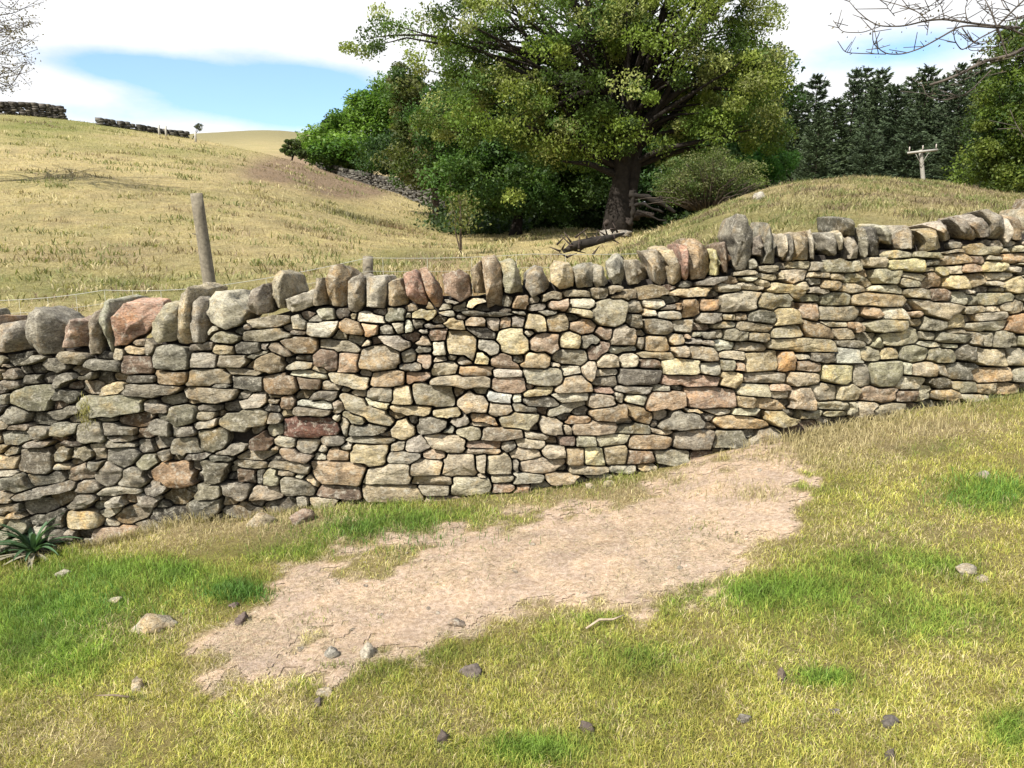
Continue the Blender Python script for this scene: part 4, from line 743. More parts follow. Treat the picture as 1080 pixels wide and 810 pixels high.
# ------------------------------------------------------------------ conifers
def conifer_mesh(seed, h, r):
    R = np.random.default_rng(seed); tb = MB(); t = np.linspace(0, 1, 9)[:, None]
    tb.tube(np.concatenate([.1*R.normal(0, .4, (9, 2))*t, t*h], 1), .17*(1-t[:, 0])+.02, 7, (.06, .045, .035))
    P = []; A = []; zz = h*.10
    while zz < h*.985:
        q = (zz/h); rr = r*(1-q)**.62*(.85 if q < .25 else 1)*R.uniform(.75, 1.15)+.10; nb = int(5+4*(1-q)); a0 = R.uniform(0, 6.28)
        for b in range(nb):
            a = a0+b*6.283/nb+R.normal(0, .22); l = rr*R.uniform(.6, 1.2); m = int(24+150*l/r); s = R.uniform(.12, 1, m)**.8
            up = .22-.55*(1-q)+.1*R.normal(); sp = (.34*l*(1-s*.55))*R.normal(0, .5, m)
            px_ = np.cos(a)*l*s-np.sin(a)*sp; py_ = np.sin(a)*l*s+np.cos(a)*sp; pz = zz+l*s*up+.25*l*s**2+R.normal(0, .07, m)
            P.append(np.stack([px_, py_, pz], 1)); A.append(np.full(m, a))
            tb.tube(np.array([[0, 0, zz], [math.cos(a)*l*.9, math.sin(a)*l*.9, zz+l*.9*up+.2*l]]), [.03, .008], 4, (.07, .055, .045))
        zz += h*.034*R.uniform(.8, 1.2)
    P = np.concatenate(P); n = len(P); dirs = P.copy(); dirs[:, 2] = R.normal(.25, .5, n); dirs[:, :2] /= np.linalg.norm(dirs[:, :2], axis=1)[:, None]+1e-6
    dirs[:, :2] += R.normal(0, .55, (n, 2)); dirs /= np.linalg.norm(dirs, axis=1)[:, None]; s = R.uniform(.15, .36, n)[:, None]
    b = np.cross(dirs, R.normal(0, 1, (n, 3))); b /= np.linalg.norm(b, axis=1)[:, None]
    V = np.stack([P-dirs*s*.4, P+b*s*.18, P+dirs*s*.8, P-b*s*.18], 1).reshape(-1, 3); Q = np.arange(n)[:, None]*4+np.array([[0, 1, 2, 3]])
    c = np.array([.055, .082, .036])*R.uniform(.55, 1.5, (n, 1))*np.array([1., 1, R.uniform(.8, 1.15)]); return tb, V, Q, np.repeat(c, 4, 0)
protos = []
CON = [(832, 74, 52), (848, 70, 55), (868, 96, 50), (884, 64, 56), (896, 62, 60), (910, 68, 54), (922, 64, 58), (935, 80, 52), (946, 66, 60), (960, 78, 54), (972, 64, 58), (985, 70, 55), (998, 72, 52), (1012, 62, 58), (1028, 66, 54), (1042, 60, 58), (855, 110, 46), (905, 118, 46), (950, 112, 47), (995, 112, 46),
       (1060, 58, 56), (1090, 50, 55), (1120, 60, 55), (1160, 55, 55), (818, 92, 56), (800, 80, 60), (775, 90, 58), (745, 80, 60), (715, 90, 58), (680, 85, 60), (640, 90, 60), (600, 88, 60), (560, 92, 60), (525, 95, 60), (495, 100, 60), (468, 112, 62), (1220, 50, 55), (1290, 45, 55)]
cnt_ = {True: 0, False: 0}; CON.sort(key=lambda c: c[0]); seq = 0; nin = len(CON)
for i, (u, vt_, y) in enumerate(CON):
    b = gbase(u, y); top = at(u, vt_, y)[2]; h = top-b[2]; pi = i % 5
    if i < 5:
        tb, V, Q, c = conifer_mesh(100+i, 13.0, 3.5); root = empty('conifer'); cr = mesh_obj('crown', V, [Q], M['needle'], root, c, smooth=False); tk = tb.build('trunk', M['bark'], root); protos.append((root, cr, tk))
    else:
        pr = protos[pi]; root = pr[0].copy(); COL.objects.link(root)
        for ch in pr[1:]:
            c2 = ch.copy(); COL.objects.link(c2); c2.parent = root
    s = h/13.0; root.location = tuple(b-[0, 0, .2]); wf = rng.uniform(.75, 1.35); root.scale = (s*wf, s*wf*rng.uniform(.9, 1.1), s*rng.uniform(.93, 1.06)); root.rotation_euler = (rng.normal(0, .03), rng.normal(0, .03), rng.uniform(0, 6.28))
    if u > 812 and u < 1050:
        front = y < 48; cnt_[front] += 1
        o_ = ['first', 'second', 'third', 'fourth', 'fifth', 'sixth', 'seventh', 'eighth', 'ninth', 'tenth', 'eleventh', 'twelfth', 'thirteenth', 'fourteenth', 'fifteenth', 'sixteenth', 'seventeenth', 'eighteenth', 'nineteenth'][cnt_[front]-1]
        tag(root, f'shorter dark conifer in front of the tall row, {o_} of four from the big tree' if front else f'tall dark green conifer behind the knoll, {o_} along the skyline row from the big tree', 'conifer', 'dark conifers behind the knoll')
    else:
        tag(root, 'dark conifer of the wood, mostly hidden behind the leafy trees', 'conifer', 'conifers hidden behind the leafy trees')
# ------------------------------------------------------------------ bare tree leaning in from the right
def px_tree(name, label, x0, y0, sc, depth, paths, trunk_u, trunk_r, budn, sc2=1., ext=None, barkc=(.13, .11, .09)):
    gx = (trunk_u-540)/F*depth; bz = float(zfront(np.array([gx]), np.array([min(depth, 4.)]))[0]) if depth < W(gx) else float(zback(np.array([gx]), np.array([depth]))[0])
    base = np.array([gx, depth, bz]); root = empty(name, tuple(base)); tag(root, label, 'tree'); mb = MB(); lf = []
    for r0, r1, dd, pts in paths:
        p = np.array(pts, float).reshape(-1, 2); n = len(p); q = at(x0+p[:, 0]/sc, y0+p[:, 1]/sc, depth+0.); tt = np.linspace(0, 1, n); q[:, 1] += dd*tt; q[:, 0] += dd*tt*(q[:, 0]/depth); q[:, 2] += dd*tt*(q[:, 2]-EYE)/depth
        m = max(14, n*5); ti = np.linspace(0, 1, m); S_ = np.stack([np.interp(ti, tt, q[:, k]) for k in range(3)], 1)
        for _ in range(3): S_[1:-1] = (S_[:-2]+S_[2:]+2*S_[1:-1])/4
        mb.tube(S_-base, np.linspace(r0, r1, m), 6, barkc); lf.append(S_)
        for k in range(int(len(S_)*.35)):
            j = rng.integers(2, m); d = rng.normal(0, 1, 3); d[2] = abs(d[2])*.6; mb.tube(np.stack([S_[j], S_[j]+d*.05*rng.uniform(.5, 1.8), S_[j]+d*.09])-base, [.0035, .003, .0025], 4, barkc)
    if ext: ext(mb, base)
    mb.build('trunk', M['bark'], root)
    Ls = np.concatenate(lf); P = Ls[rng.integers(0, len(Ls), budn)]+rng.normal(0, .03*sc2, (budn, 3)); V, Q, Cc = leaf_mesh(P, .022*sc2, np.array([.16, .13, .07])*rng.uniform(.6, 1.3, (budn, 1)), .1)
    mesh_obj('crown', V-base, [Q], M['leaf'], root, Cc, smooth=False); return root
D = 6.4
def rtrunk(mb, base):
    tp = at(1330, -60, D)-base; limb(mb, (0, 0, -.1), tp, .20, .14, 0, 10, .04, 10, (.12, .10, .085))
    limb(mb, tp*.72, at(1080, 52, D)-base, .07, .016, .04, 8, .03, 12, (.14, .12, .10)); limb(mb, tp*.85, at(1080, 18, D)-base, .05, .01, .05, 7, .03, 10, (.12, .10, .085))
    limb(mb, tp, at(1240, -300, D)-base, .13, .03, .02, 8, .05, 10, (.12, .10, .085)); limb(mb, tp, at(1500, -330, D+1)-base, .12, .02, .02, 8, .05, 10, (.12, .10, .085))
    for k in range(40):
        a = tp*rng.uniform(.7, 1.); e = at(rng.uniform(1120, 1560), rng.uniform(-330, 60), D+rng.uniform(-1, 1.5))-base; limb(mb, a, e, .02, .004, .05, 5, .1, 9, (.12, .10, .085))
px_tree('bare_tree', 'leafless thin curved branches of a tree reaching in at the top right corner', 780, 0, 3.24, D, [
 (.016, .010, 0, [972, 165, 935, 186, 900, 195, 830, 210, 760, 250, 700, 275, 650, 290]), (.006, .003, .2, [860, 240, 830, 270, 780, 320, 700, 345, 640, 330, 625, 290]),
 (.010, .003, .3, [960, 95, 880, 90, 800, 80, 700, 65, 640, 70, 560, 90, 480, 90, 440, 70, 400, 35, 375, 5]), (.004, .003, .1, [480, 90, 420, 112, 350, 110, 320, 70]),
 (.008, .003, -.3, [880, 95, 760, 85, 700, 120, 620, 165, 560, 185, 500, 185, 455, 150, 455, 100]), (.004, .003, 0, [500, 185, 420, 183, 360, 180, 335, 140]), (.005, .003, .2, [640, 70, 610, 40, 540, 15, 480, 0]),
 (.004, .002, 0, [560, 90, 610, 60, 680, 20, 700, -10]), (.003, .002, 0, [530, 55, 505, 25, 500, 10]), (.007, .004, .1, [880, 95, 860, 40, 840, 0]), (.008, .005, 0, [880, 90, 900, 150, 915, 192]),
 (.006, .003, -.2, [880, 100, 820, 130, 760, 175, 735, 140, 730, 100]), (.004, .002, 0, [780, 82, 770, 30, 780, 0]), (.004, .002, 0, [700, 65, 690, 20, 670, 0]), (.005, .003, .1, [760, 95, 800, 150, 840, 150, 880, 110]),
 (.008, .005, 0, [880, 90, 930, 40, 972, 0, 1020, -40]), (.009, .006, 0, [880, 92, 930, 100, 972, 120, 1010, 125]), (.005, .003, .3, [940, 100, 950, 60, 905, 25, 890, -10]), (.004, .002, .2, [915, 192, 860, 215, 800, 260, 720, 290]),
 (.004, .002, 0, [900, 150, 850, 170, 780, 175, 780, 110]), (.004, .002, .1, [972, 470, 945, 425, 930, 390]), (.004, .002, -.1, [972, 60, 900, 75, 840, 40, 800, -10]), (.003, .002, .1, [640, 120, 650, 60, 600, 10])],
 1340, .2, 160, ext=rtrunk)
def ltrunk(mb, base):
    tp = at(-120, -60, 26.)-base; limb(mb, (0, 0, -.1), tp, .3, .14, 0, 10, .04, 10, (.10, .085, .07))
    for k in range(46):
        a = tp*rng.uniform(.55, 1.); e = at(rng.uniform(-300, -5), rng.uniform(-200, 110), 26+rng.uniform(-2.5, 2.5))-base; limb(mb, a, e, .06, .010, .08, 5, .1, 9, (.10, .085, .07))
pl = []
for k in range(40):
    v0 = rng.uniform(-30, 95); L0 = rng.uniform(12, 50)*(1-.35*abs(v0-15)/90); e = [(-40, v0-rng.uniform(-10, 30)), (-12, v0+rng.normal(0, 5)), (L0*.4, v0+rng.normal(0, 8)), (L0, v0+rng.uniform(-18, 12))]
    pl.append((.016, .006, rng.normal(0, 1.), [c for p in e for c in p]))
lt = px_tree('budding_tree', 'fine twigs with small leaf buds at the top left corner', 0, 0, 1., 26., pl, -130, .2, 2200, 3.5, ext=ltrunk, barkc=(.09, .08, .085))
# ------------------------------------------------------------------ fence behind the wall
yf = 5.75; fence = empty('wire_fence', tuple(gbase(207, yf))); tag(fence, 'wire fence on round wooden posts running behind the dry stone wall', 'fence'); FL = np.array(fence.location)
def post(u0, v0, u1, yy_, rpx, v1=None):
    top = at(u0, v0, yy_); b = gbase(u1, yy_); b[2] -= .2
    if v1 is not None:
        s = at(u1, v1, yy_); d = (s-top)/(s[2]-top[2]); b = top+d*(b[2]-top[2])
    r = rpx*yy_/F; t = np.linspace(0, 1, 16)[:, None]; p = b*(1-t)+top*t; mb = MB(); rr = r*(1+.05*noise3(np.concatenate([t*9, 0*t, 0*t+u0], 1)))
    rr[-1] *= .93; mb.tube(p-FL, rr, 18, (.27, .235, .17)); return mb
ptop = {}
for u0, v0, u1, v1, yy_, r in ((-250, 255, -252, 330, 5.6, 6.5), (207, 204, 222, 306, 5.75, 6.4), (388, 270, 388, 292, 6.0, 5.6), (760, 262, 762, 300, 6.6, 5.), (1330, 215, 1330, 260, 8.2, 4.)):
    post(u0, v0, u1, yy_, r, v1).build('fence_post', M['wood'], fence)
def wire(pts, r=.0019, sag=2.):
    P = []
    for (u, v, y), (u2, v2, y2) in zip(pts[:-1], pts[1:]):
        for t in np.linspace(0, 1, 12)[:-1]: P.append(at(u+(u2-u)*t, v+(v2-v)*t+sag*math.sin(t*PI), y+(y2-y)*t))
    P.append(at(*pts[-1])); return np.array(P)
for dv in (0, 14):
    mb = MB(); P = wire([(-250, 330+dv, 5.54), (0, 317+dv, 5.6), (110, 306+dv, 5.65), (219, 303+dv, 5.68), (388, 272+dv, 5.93), (560, 268+dv, 6.2), (760, 264+dv, 6.54), (1330, 218+dv, 8.1)]); mb.tube(P-FL, .0020 if dv == 0 else .0012, 5, (.5, .49, .42)); mb.build('fence_wire', M['wire'], fence)
    if dv == 0: P0 = P
for a in np.linspace(0.02, .98, 26):
    i = min(int(a*(len(P0)-1)), len(P0)-2); p = P0[i]; q = p.copy(); q[2] = float(zback(p[0:1], p[1:2])[0]) + .02
    if q[2] < p[2]-.05: mb = MB(); mb.tube(np.stack([p, (p+q)/2+[.004, 0, 0], q])-FL, .0011, 4, (.5, .49, .42)); mb.build('fence_dropper', M['wire'], fence)
# ------------------------------------------------------------------ utility pole behind the knoll
yp = 30.; b = gbase(972, yp); top = at(971, 158, yp); up_ = empty('utility_pole', tuple(b)); tag(up_, 'pale wooden utility pole with a crossarm, top showing over the knoll', 'utility pole')
mb = MB(); q = b.copy(); q[0] -= .0; mb.tube(np.stack([b*(1-t)+top*t for t in np.linspace(0, 1, 8)])-b, np.linspace(.085, .07, 8), 12, (.42, .40, .35)); mb.build('pole', M['wood'], up_)
mb = MB(); a1 = at(957, 161.5, yp-.14); a2 = at(989, 158, yp-.14); mb.tube(np.stack([a1, (a1+a2)/2, a2])-b, .045, 4, (.46, .44, .39)); mb.build('crossarm', M['wood'], up_)
for t in (.06, .5, .94):
    p = a1*(1-t)+a2*t; mb = MB(); mb.tube(np.array([p+[0, 0, .04], p+[0, 0, .12], p+[0, 0, .17], p+[0, 0, .22]])-b, [.015, .022, .025, .015], 8, (.5, .45, .4)); mb.build('insulator', M['wire'], up_)
mb = MB(); mb.tube(np.stack([a1*.75+a2*.25, top-[0, .13, .55]])-b, .011, 4, (.3, .28, .25)); mb.tube(np.stack([a1*.25+a2*.75, top-[0, .13, .55]])-b, .011, 4, (.3, .28, .25)); mb.build('brace', M['wire'], up_)
# ------------------------------------------------------------------ far field walls
def farwall(label, pts, h, thick=.5, col=(.13, .115, .095)):
    """dry stone wall following the ground: pts (u, y)"""
    P = []
    for (u, y), (u2, y2) in zip(pts[:-1], pts[1:]):
        for t in np.linspace(0, 1, 40)[:-1]: P.append(((u+(u2-u)*t), y+(y2-y)*t))
    P = np.array(P); x = (P[:, 0]-540)*cp/F*P[:, 1]; y = P[:, 1]; z = zback(x, y); base = np.array([x[0], y[0], z[0]])
    root = empty('field_wall', tuple(base)); tag(root, label, 'stone wall', 'far stone walls on the hillside'); mb = MB(); cb = MB()
    L = np.concatenate([[0], np.cumsum(np.hypot(np.diff(x), np.diff(y)))]); s = 0.; hs = .17
    while s < L[-1]:
        w = rng.uniform(.35, .6)
        bx, by, bz = [np.interp(s+w/2, L, q) for q in (x, y, z)]; 
        for r in range(int(h/hs)+1):
            hh = hs if r < int(h/hs) else .30; ww = w*1.08 if r < int(h/hs) else w*.95; o = rng.normal(0, .04, 3); c = np.array(col)*rng.uniform(.5, 1.5)*np.array([1, 1, rng.uniform(.9, 1.05)])
            cx = bx+rng.uniform(-.15, .15); V = np.array([[sx*ww*.5, sy*thick*.5, sz*hh*.5] for sx in (-1, 1) for sy in (-1, 1) for sz in (-1, 1)])*rng.uniform(.8, 1.08, (8, 3))+[cx, by, bz+hs*r+hs*.4]+o*.5
            (cb if r == int(h/hs) else mb).add(V-base, [[0, 1, 3, 2], [4, 6, 7, 5], [0, 4, 5, 1], [2, 3, 7, 6], [0, 2, 6, 4], [1, 5, 7, 3]], None, c)
        s += w
    mb.build('wall_courses', M['bark'], root, False); cb.build('coping', M['bark'], root, False)
farwall('dark stone wall on the skyline at the far left edge', [(-160, 60), (-60, 63), (82, 67)], .95)
farwall('low broken stone wall on the skyline, the middle one of the far walls', [(114, 66), (150, 68), (205, 72)], .5, col=(.14, .13, .11))
farwall('pale grey stone wall at the foot of the wood beyond the left ridge', [(340, 84), (400, 72), (450, 56), (500, 50)], 1.1, col=(.15, .14, .12))
for u, lab in ((177, 'tiny pale fence post on the skyline just right of the broken wall, the left one'), (184, 'tiny pale fence post on the skyline, the middle one'), (214, 'tiny pale fence post on the skyline beside the single thin tree')):
    b = gbase(u, 63); mb = MB(); mb.tube(np.array([[0, 0, -.2], [0, 0, .4], [.01, 0, .75]]), [.08, .08, .075], 7, (.6, .57, .5)); o = mb.build('fence_post', M['wood'], None); o.location = tuple(b); tag(o, lab, 'fence post', 'tiny posts on the skyline')
# ------------------------------------------------------------------ boulders, log and loose things
def rock(name, label, cat, P, size, col, seed, flat=.6, rot=0., mat='stone', rough=.28, sink=.3, group=None, facets=9):
    R = np.random.default_rng(seed); nu, nv = 30, 18; th = np.linspace(0, 2*PI, nu, endpoint=False); ph = np.linspace(.0, PI, nv+2)[1:-1]
    d = np.stack([np.outer(np.sin(ph), np.cos(th)), np.outer(np.sin(ph), np.sin(th)), np.outer(np.cos(ph), 1+0*th)], -1).reshape(-1, 3); d = np.concatenate([d, [[0, 0, 1], [0, 0, -1]]])
    fn = R.normal(0, 1, (facets+6, 3)); fn /= np.linalg.norm(fn, axis=1)[:, None]; fd = R.uniform(.62, 1., facets+6)
    r = np.min(np.where(d@fn.T > .05, fd/np.maximum(d@fn.T, .05), 9), 1); r = np.minimum(r, 1.25); r = r*(1+rough*.5*fbm(d*2.2+seed, 3, seed))
    V = d*r[:, None]*np.asarray(size)/2*[1, 1, 1]; c, s = math.cos(rot), math.sin(rot); V = V@np.array([[c, s, 0], [-s, c, 0], [0, 0, 1]])
    V[:, 2] += size[2]*(.5-sink); i = np.arange(nv-1)[:, None]*nu; j = np.arange(nu)[None]; j2 = (j+1) % nu; Q = np.stack([i+j, i+nu+j, i+nu+j2, i+j2], -1).reshape(-1, 4)
    jj = np.arange(nu); n = nu*nv; T = np.concatenate([np.stack([0*jj+n, jj, (jj+1) % nu], 1), np.stack([0*jj+n+1, (nv-1)*nu+(jj+1) % nu, (nv-1)*nu+jj], 1)])
    o = mesh_obj(name, V, [Q, T], M[mat], None, np.array(col)); o.location = tuple(P); tag(o, label, cat, group); return o
def onground(u, v):
    y = 3.5
    for _ in range(40):
        rx, ry, rz = ray(u, v); yn = (float(zfront(np.array([rx/ry*y]), np.array([y]))[0])-EYE)/(rz/ry); y = .5*y+.5*min(max(yn, 1.2), 7)
    rx, ry, rz = ray(u, v); y = min(y, float(W(rx/ry*y))-.03); return np.array([rx/ry*y, y, float(zfront(np.array([rx/ry*y]), np.array([y]))[0])])
k = 1/200.
for (u, v, w, h, c, lab, nm, cat) in [
  (162, 662, 50, 20, (.56, .49, .36), 'flat pale cream stone half sunk in the grass at the left', 'loose_stone', 'stone'),
  (145, 727, 16, 20, (.60, .55, .44), 'small upright pale stone low on the left of the grass', 'loose_stone', 'stone'),
  (388, 692, 22, 18, (.66, .60, .49), 'white lumpy stone at the lower edge of the bare earth', 'loose_stone', 'stone'),
  (350, 693, 18, 20, (.36, .34, .30), 'grey stone with dark side left of the white lumpy one', 'loose_stone', 'stone'),
  (342, 733, 16, 10, (.50, .44, .34), 'small buff stone beside a dark dropping below the white stone', 'loose_stone', 'stone'),
  (276, 552, 34, 17, (.50, .43, .31), 'triangular buff block fallen at the foot of the wall', 'fallen_stone', 'stone'),
  (318, 550, 26, 22, (.40, .30, .23), 'pinkish block half buried right of the triangular fallen block', 'fallen_stone', 'stone'),
  (68, 606, 16, 7, (.60, .55, .44), 'thin pale stone flake in the grass near the strap leaved plant', 'loose_stone', 'stone'),
  (122, 634, 14, 6, (.58, .52, .40), 'tiny pale stone flake above the flat cream stone', 'loose_stone', 'stone'),
  (642, 512, 14, 8, (.55, .50, .36), 'small pale stone in the grass under the middle of the wall', 'loose_stone', 'stone'),
  (622, 514, 10, 7, (.55, .50, .40), 'smaller pale stone just left of the one under the wall middle', 'loose_stone', 'stone'),
  (1018, 604, 26, 11, (.60, .54, .42), 'pale elongated stone in the grass near the right edge', 'loose_stone', 'stone'),
  (1036, 612, 16, 8, (.54, .47, .36), 'small buff stone touching the elongated one near the right edge', 'loose_stone', 'stone'),
  (483, 659, 22, 8, (.40, .32, .25), 'low brown stone on the lower edge of the bare earth', 'loose_stone', 'stone'),
  (1038, 502, 18, 8, (.62, .58, .48), 'pale stone at the top of the green bank on the right', 'loose_stone', 'stone'),
  (786, 760, 20, 11, (.30, .27, .23), 'greyish brown clod in the lower right grass', 'loose_stone', 'stone'),
  (882, 752, 14, 9, (.30, .26, .22), 'small brown clod right of the greyish one in the lower right grass', 'loose_stone', 'stone'),
  (255, 656, 18, 12, (.16, .12, .10), 'dark brown dry dropping left of the bare earth', 'sheep_dropping', 'dropping'),
  (247, 640, 10, 7, (.17, .13, .11), 'small dark dropping just above the brown one left of the bare earth', 'sheep_dropping', 'dropping'),
  (496, 711, 24, 14, (.17, .14, .12), 'wide dark dropping in the grass under the middle of the bare earth', 'sheep_dropping', 'dropping'),
  (468, 781, 17, 17, (.12, .095, .08), 'dark round dropping near the bottom edge left of centre', 'sheep_dropping', 'dropping'),
  (617, 771, 18, 17, (.12, .095, .08), 'dark round dropping near the bottom edge right of centre', 'sheep_dropping', 'dropping'),
  (336, 742, 14, 10, (.15, .12, .10), 'dark dropping against the small buff stone', 'sheep_dropping', 'dropping'),
  (938, 764, 18, 12, (.15, .13, .11), 'upper one of two dark droppings at the lower right', 'sheep_dropping', 'dropping'),
  (938, 799, 15, 13, (.12, .10, .08), 'lower one of two dark droppings at the lower right', 'sheep_dropping', 'dropping'),
  (824, 716, 10, 16, (.18, .14, .11), 'upright brown dropping left of the bright green tuft at the lower right', 'sheep_dropping', 'dropping')]:
    P = onground(u, v); m = P[1]*1.03/F; sz = (w*m, w*m*.75, h*m*1.25); dp = nm == 'sheep_dropping'
    rock(nm, lab, cat, P, sz, c, int(u*7+v), rot=rng.uniform(-.4, .4) if not dp else rng.uniform(0, 3), mat='dung' if dp else 'stone', rough=.6 if dp else .3, sink=.38, facets=5 if dp else 9)
# a few dozen pebbles on the earth
for k_ in range(46):
    for _ in range(30):
        u, v = rng.uniform(240, 900), rng.uniform(490, 690)
        if polysd(dirtpoly, np.array([u]), np.array([v]))[0] < -4: break
    P = onground(u, v); s_ = rng.uniform(.010, .028)
    rock('pebble', 'small pale pebble lying on the bare earth path below the wall', 'pebble', P, (s_*1.3, s_, s_*.7), np.array([.50, .42, .33])*rng.uniform(.6, 1.2), 900+k_, sink=.3, rot=rng.uniform(0, 3), group='pebbles scattered over the bare earth')
# twig on the grass
P = onground(618, 668); Q_ = onground(658, 656); mb = MB(); mb.tube(np.array([[0, 0, .02], (Q_-P)*.35+[0, .01, .035], (Q_-P)*.7+[0, -.01, .03], (Q_-P)+[0, 0, .03]]), [.004, .005, .004, .002], 6, (.52, .42, .30)); o = mb.build('fallen_twig', M['wood']); o.location = tuple(P); tag(o, 'thin pale fallen twig lying on the grass below the bare earth', 'twig')
P = onground(148, 735); mb = MB(); mb.tube(np.array([[0, 0, .012], [-.05, 0, .02], [-.12, .01, .012]]), [.004, .004, .002], 6, (.25, .19, .13)); o = mb.build('fallen_twig', M['wood']); o.location = tuple(P+[-.03, -.02, 0]); tag(o, 'short dark twig beside the small upright pale stone', 'twig')
# boulders and the fallen limb at the foot of the big tree
def bk(u, v, y): return at(u, v, y)
for (u, v, w, h, y, c, lab) in [(640, 247, 15, 14, 20, (.33, .30, .25), 'pale boulder in front of the thick trunk'), (658, 243, 22, 6, 21, (.24, .22, .19), 'long low boulder right behind the pale one by the trunk'), (800, 211, 13, 8, 15, (.46, .43, .36), 'pale rock sticking out of the knoll slope'), (395, 182, 22, 8, 76, (.3, .28, .23), 'grey boulder near the pasture wall beyond the ridge')]:
    P = bk(u, v+h*.5, y); m = y/F; zz = float(zback(P[0:1], P[1:2])[0]); P[2] = min(P[2], zz+.1) if zz < P[2] else zz; rock('boulder', lab, 'boulder', P, (w*m, w*m*.8, h*m*1.4), c, int(u), sink=.3)
mb = MB(); a = gbase(598, 13); pts = [at(594, 266, 13), at(606, 258, 13), at(625, 256, 13.1), at(645, 250, 13.4), at(658, 246, 13.8)]
mb.tube(np.array(pts)-a, [.03, .07, .08, .06, .02], 9, (.05, .042, .034), rough=.6)
for k_ in range(26):
    p = pts[rng.integers(0, 4)]+rng.normal(0, .08, 3); mb.tube(np.array([p, p+rng.normal(0, .12, 3)+[0, 0, .05]])-a, [.02, .006], 5, (.08, .06, .05))
o = mb.build('fallen_log', M['bark']); o.location = tuple(a); tag(o, 'dark rotten log lying at the left foot of the knoll behind the coping', 'log')
a = gbase(690, 24.5); mb = MB()
for pts, r0 in (([(664, 205), (680, 207), (694, 212), (706, 220), (712, 224)], .10), ([(664, 216), (682, 216), (700, 224)], .06), ([(690, 210), (702, 206), (712, 210)], .03), ([(672, 222), (690, 230), (704, 232)], .04), ([(668, 200), (667, 226), (664, 238)], .09)):
    q = np.array([at(u, v, 24.4) for u, v in pts]); ti = np.linspace(0, 1, 14); q = np.stack([np.interp(ti, np.linspace(0, 1, len(q)), q[:, k_]) for k_ in range(3)], 1); q += .05*fbm(q*3, 2, 6)[:, None]; mb.tube(q-a, np.linspace(r0, r0*.45, 14)*(1+.2*noise3(q*5)), 8, (.03, .025, .02), rough=.5)
o = mb.build('fallen_limb', M['bark']); o.location = tuple(a); tag(o, 'dark fallen limb leaning out to the right of the thick trunk', 'log')
# ------------------------------------------------------------------ plants at the foot of the wall
def strap_plant(name, label, u, v, n, L, col, w=.03, seed=3):
    P = onground(u, v); R = np.random.default_rng(seed); root = empty(name, tuple(P)); tag(root, label, 'plant')
    for (nm, m, dead) in (('leaf', n, 0), ('withered_leaf', n//3, 1)):
        mb = MB()
        for k_ in range(m):
            a = R.uniform(0, 2*PI); ln = L*R.uniform(.6, 1.15); el = R.uniform(.5, 1.45) if not dead else R.uniform(-.1, .25); d = np.array([math.cos(a), math.sin(a)*.6-.1, 0]); s = np.array([-math.sin(a), math.cos(a), 0])
            pts = []; p = np.array([0, 0, .03]); 
            for t in np.linspace(0, 1, 8):
                e = el-t*(1.1 if not dead else .5); pts.append(p.copy()); p = p+(d*math.cos(e)+np.array([0, 0, 1])*math.sin(e))*ln/8; p[2] = max(p[2], .008)
            pts = np.array(pts); wd = w*np.array([.5, .9, 1, 1, .9, .7, .4, .05])*R.uniform(.7, 1.2)
            V = np.concatenate([pts-s*wd[:, None]/2+[0, 0, .004], pts, pts+s*wd[:, None]/2+[0, 0, .004]]); i = np.arange(7)
            Q = np.concatenate([np.stack([i, i+8, i+9, i+1], 1), np.stack([i+8, i+16, i+17, i+9], 1)]); mb.add(V, Q, None, np.array(col if not dead else (.30, .27, .20))*R.uniform(.65, 1.35))
        mb.build('leaves' if not dead else 'withered_leaves', M['blade'], root)
strap_plant('strap_leaved_plant', 'dark green plant with long strap leaves at the left foot of the wall', 36, 586, 44, .34, (.075, .14, .065), .024)
strap_plant('weed_plant', 'small dark weed beside the strap leaved plant at the left edge', 8, 590, 14, .15, (.08, .13, .06), .03, 5)
# yellow-green tuft growing out of the wall
P = onwall(94., 438.); root_ = MB(); n = 260; Q0 = P+np.stack([rng.normal(0, .022, n), -.02-rng.uniform(0, .03, n), rng.normal(0, .045, n)], 1)
V, Q, T, Cc = blades(Q0-P, rng.uniform(.02, .05, n), rng.uniform(.002, .004, n), rng.uniform(.2, .95, n), np.array([.42, .38, .12])*rng.uniform(.6, 1.2, (n, 1))); root_.add(V, Q, T, Cc)
o = root_.build('moss_tuft', M['blade']); o.location = tuple(P); tag(o, 'yellow green tuft growing from a joint in the left part of the wall', 'plant')
# dry stick lying on the hill behind the tall post
a = at(199, 196, 19.); c = at(233, 205, 19.); zz = zback(np.array([a[0], c[0]]), np.array([a[1], c[1]])); mb = MB(); mb.tube(np.array([[0, 0, max(a[2]-zz[0], .05)*0+.06], (c-a)*.5+[0, 0, .08], c-a+[0, 0, .05]]), [.012, .022, .010], 6, (.10, .08, .06)); o = mb.build('dead_branch', M['wood']); o.location = (a[0], a[1], float(zz[0])); tag(o, 'thin dark dead branch on the slope beyond the tall post', 'branch')
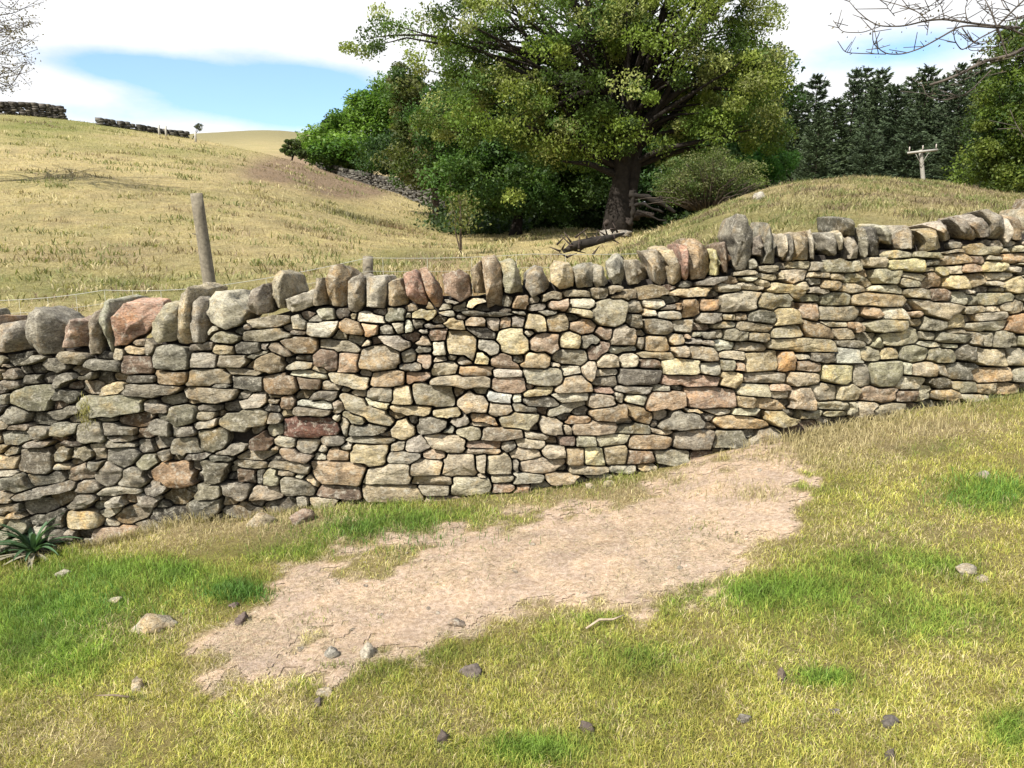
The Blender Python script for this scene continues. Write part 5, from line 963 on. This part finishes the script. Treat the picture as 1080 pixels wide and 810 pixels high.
# ------------------------------------------------------------------ light and sky
SUN = Vector((-.50, -.53, .80)).normalized()
el = math.asin(SUN.z); az = math.atan2(SUN.x, SUN.y)
sl = bpy.data.lights.new('sun', 'SUN'); so = bpy.data.objects.new('sun', sl); COL.objects.link(so); sl.energy = 5.0; sl.angle = math.radians(.53); sl.color = (1, .95, .87)
so.rotation_euler = SUN.to_track_quat('Z', 'Y').to_euler()
w = bpy.data.worlds.new('World'); scn.world = w; w.use_nodes = True; N = w.node_tree.nodes; L = w.node_tree.links; bg = N['Background']
sky = N.new('ShaderNodeTexSky'); sky.sky_type = 'NISHITA'; sky.sun_disc = False; sky.sun_elevation = el; sky.sun_rotation = az; sky.altitude = 200; sky.dust_density = .6; sky.ozone_density = 1.6
tc = N.new('ShaderNodeTexCoord').outputs['Generated']
mp = N.new('ShaderNodeMapping'); mp.inputs['Scale'].default_value = (1, 1, 2.6); L.new(tc, mp.inputs[0])
n1 = noisenode(N, L, mp.outputs[0], 3.1, 8, .58)
def mth(op, a, b=None, c=None):
    m = N.new('ShaderNodeMath'); m.operation = op
    for i_, q in enumerate((a, b, c)):
        if q is None: continue
        if isinstance(q, (int, float)): m.inputs[i_].default_value = q
        else: L.new(q, m.inputs[i_])
    return m.outputs[0]
def blob(u, v, ru, rv, amp):
    """a soft opening in the cloud round one direction of the sky"""
    rx, ry, rz = ray(u, v); d = Vector((float(rx), float(ry), float(rz))).normalized()
    s = N.new('ShaderNodeVectorMath'); s.operation = 'SUBTRACT'; L.new(tc, s.inputs[0]); s.inputs[1].default_value = d
    m = N.new('ShaderNodeVectorMath'); m.operation = 'MULTIPLY'; L.new(s.outputs[0], m.inputs[0]); m.inputs[1].default_value = (F/ru, F/ru, F/rv)
    l = N.new('ShaderNodeVectorMath'); l.operation = 'LENGTH'; L.new(m.outputs[0], l.inputs[0])
    mr = N.new('ShaderNodeMapRange'); mr.interpolation_type = 'SMOOTHSTEP'; L.new(l.outputs['Value'], mr.inputs[0]); mr.inputs[1].default_value = 0; mr.inputs[2].default_value = 1; mr.inputs[3].default_value = amp; mr.inputs[4].default_value = 0
    return mr.outputs[0]
n2_ = noisenode(N, L, mp.outputs[0], 11, 8, .65); dens = mth('ADD', mth('ADD', mth('MULTIPLY', n1, .75), mth('MULTIPLY', n2_, .25)), .17)
for a in ((275, 96, 190, 48, .60), (335, 104, 100, 44, .34), (130, 70, 110, 20, .36), (960, 52, 150, 26, .36), (80, 120, 150, 18, .2)): dens = mth('SUBTRACT', dens, blob(*a))
sx = N.new('ShaderNodeSeparateXYZ'); L.new(tc, sx.inputs[0])
hi = N.new('ShaderNodeMapRange'); L.new(sx.outputs[2], hi.inputs[0]); hi.inputs[1].default_value = .45; hi.inputs[2].default_value = .8; hi.inputs[3].default_value = 0; hi.inputs[4].default_value = .30
dens = mth('SUBTRACT', dens, hi.outputs[0])
fac = ramp(N, L, dens, .30, .60, (.10, .10, .10, 1))
sh = noisenode(N, L, mp.outputs[0], 7, 6, .6)
cloud = mix(N, L, ramp(N, L, sh, .3, .7), (8.2, 8.4, 8.7), (9.6, 9.6, 9.6))
L.new(mix(N, L, fac, mix(N, L, 1.0, sky.outputs[0], (1.35, 1.65, 1.9), 'MULTIPLY'), cloud), bg.inputs[0]); bg.inputs[1].default_value = .062
vs = scn.view_settings; vs.view_transform = 'Standard'; vs.look = 'None'; vs.exposure = 1.0; vs.gamma = 1; vs.use_curve_mapping = False
scn.cycles.max_bounces = 5; scn.cycles.diffuse_bounces = 3; scn.cycles.transparent_max_bounces = 4; scn.cycles.transmission_bounces = 3
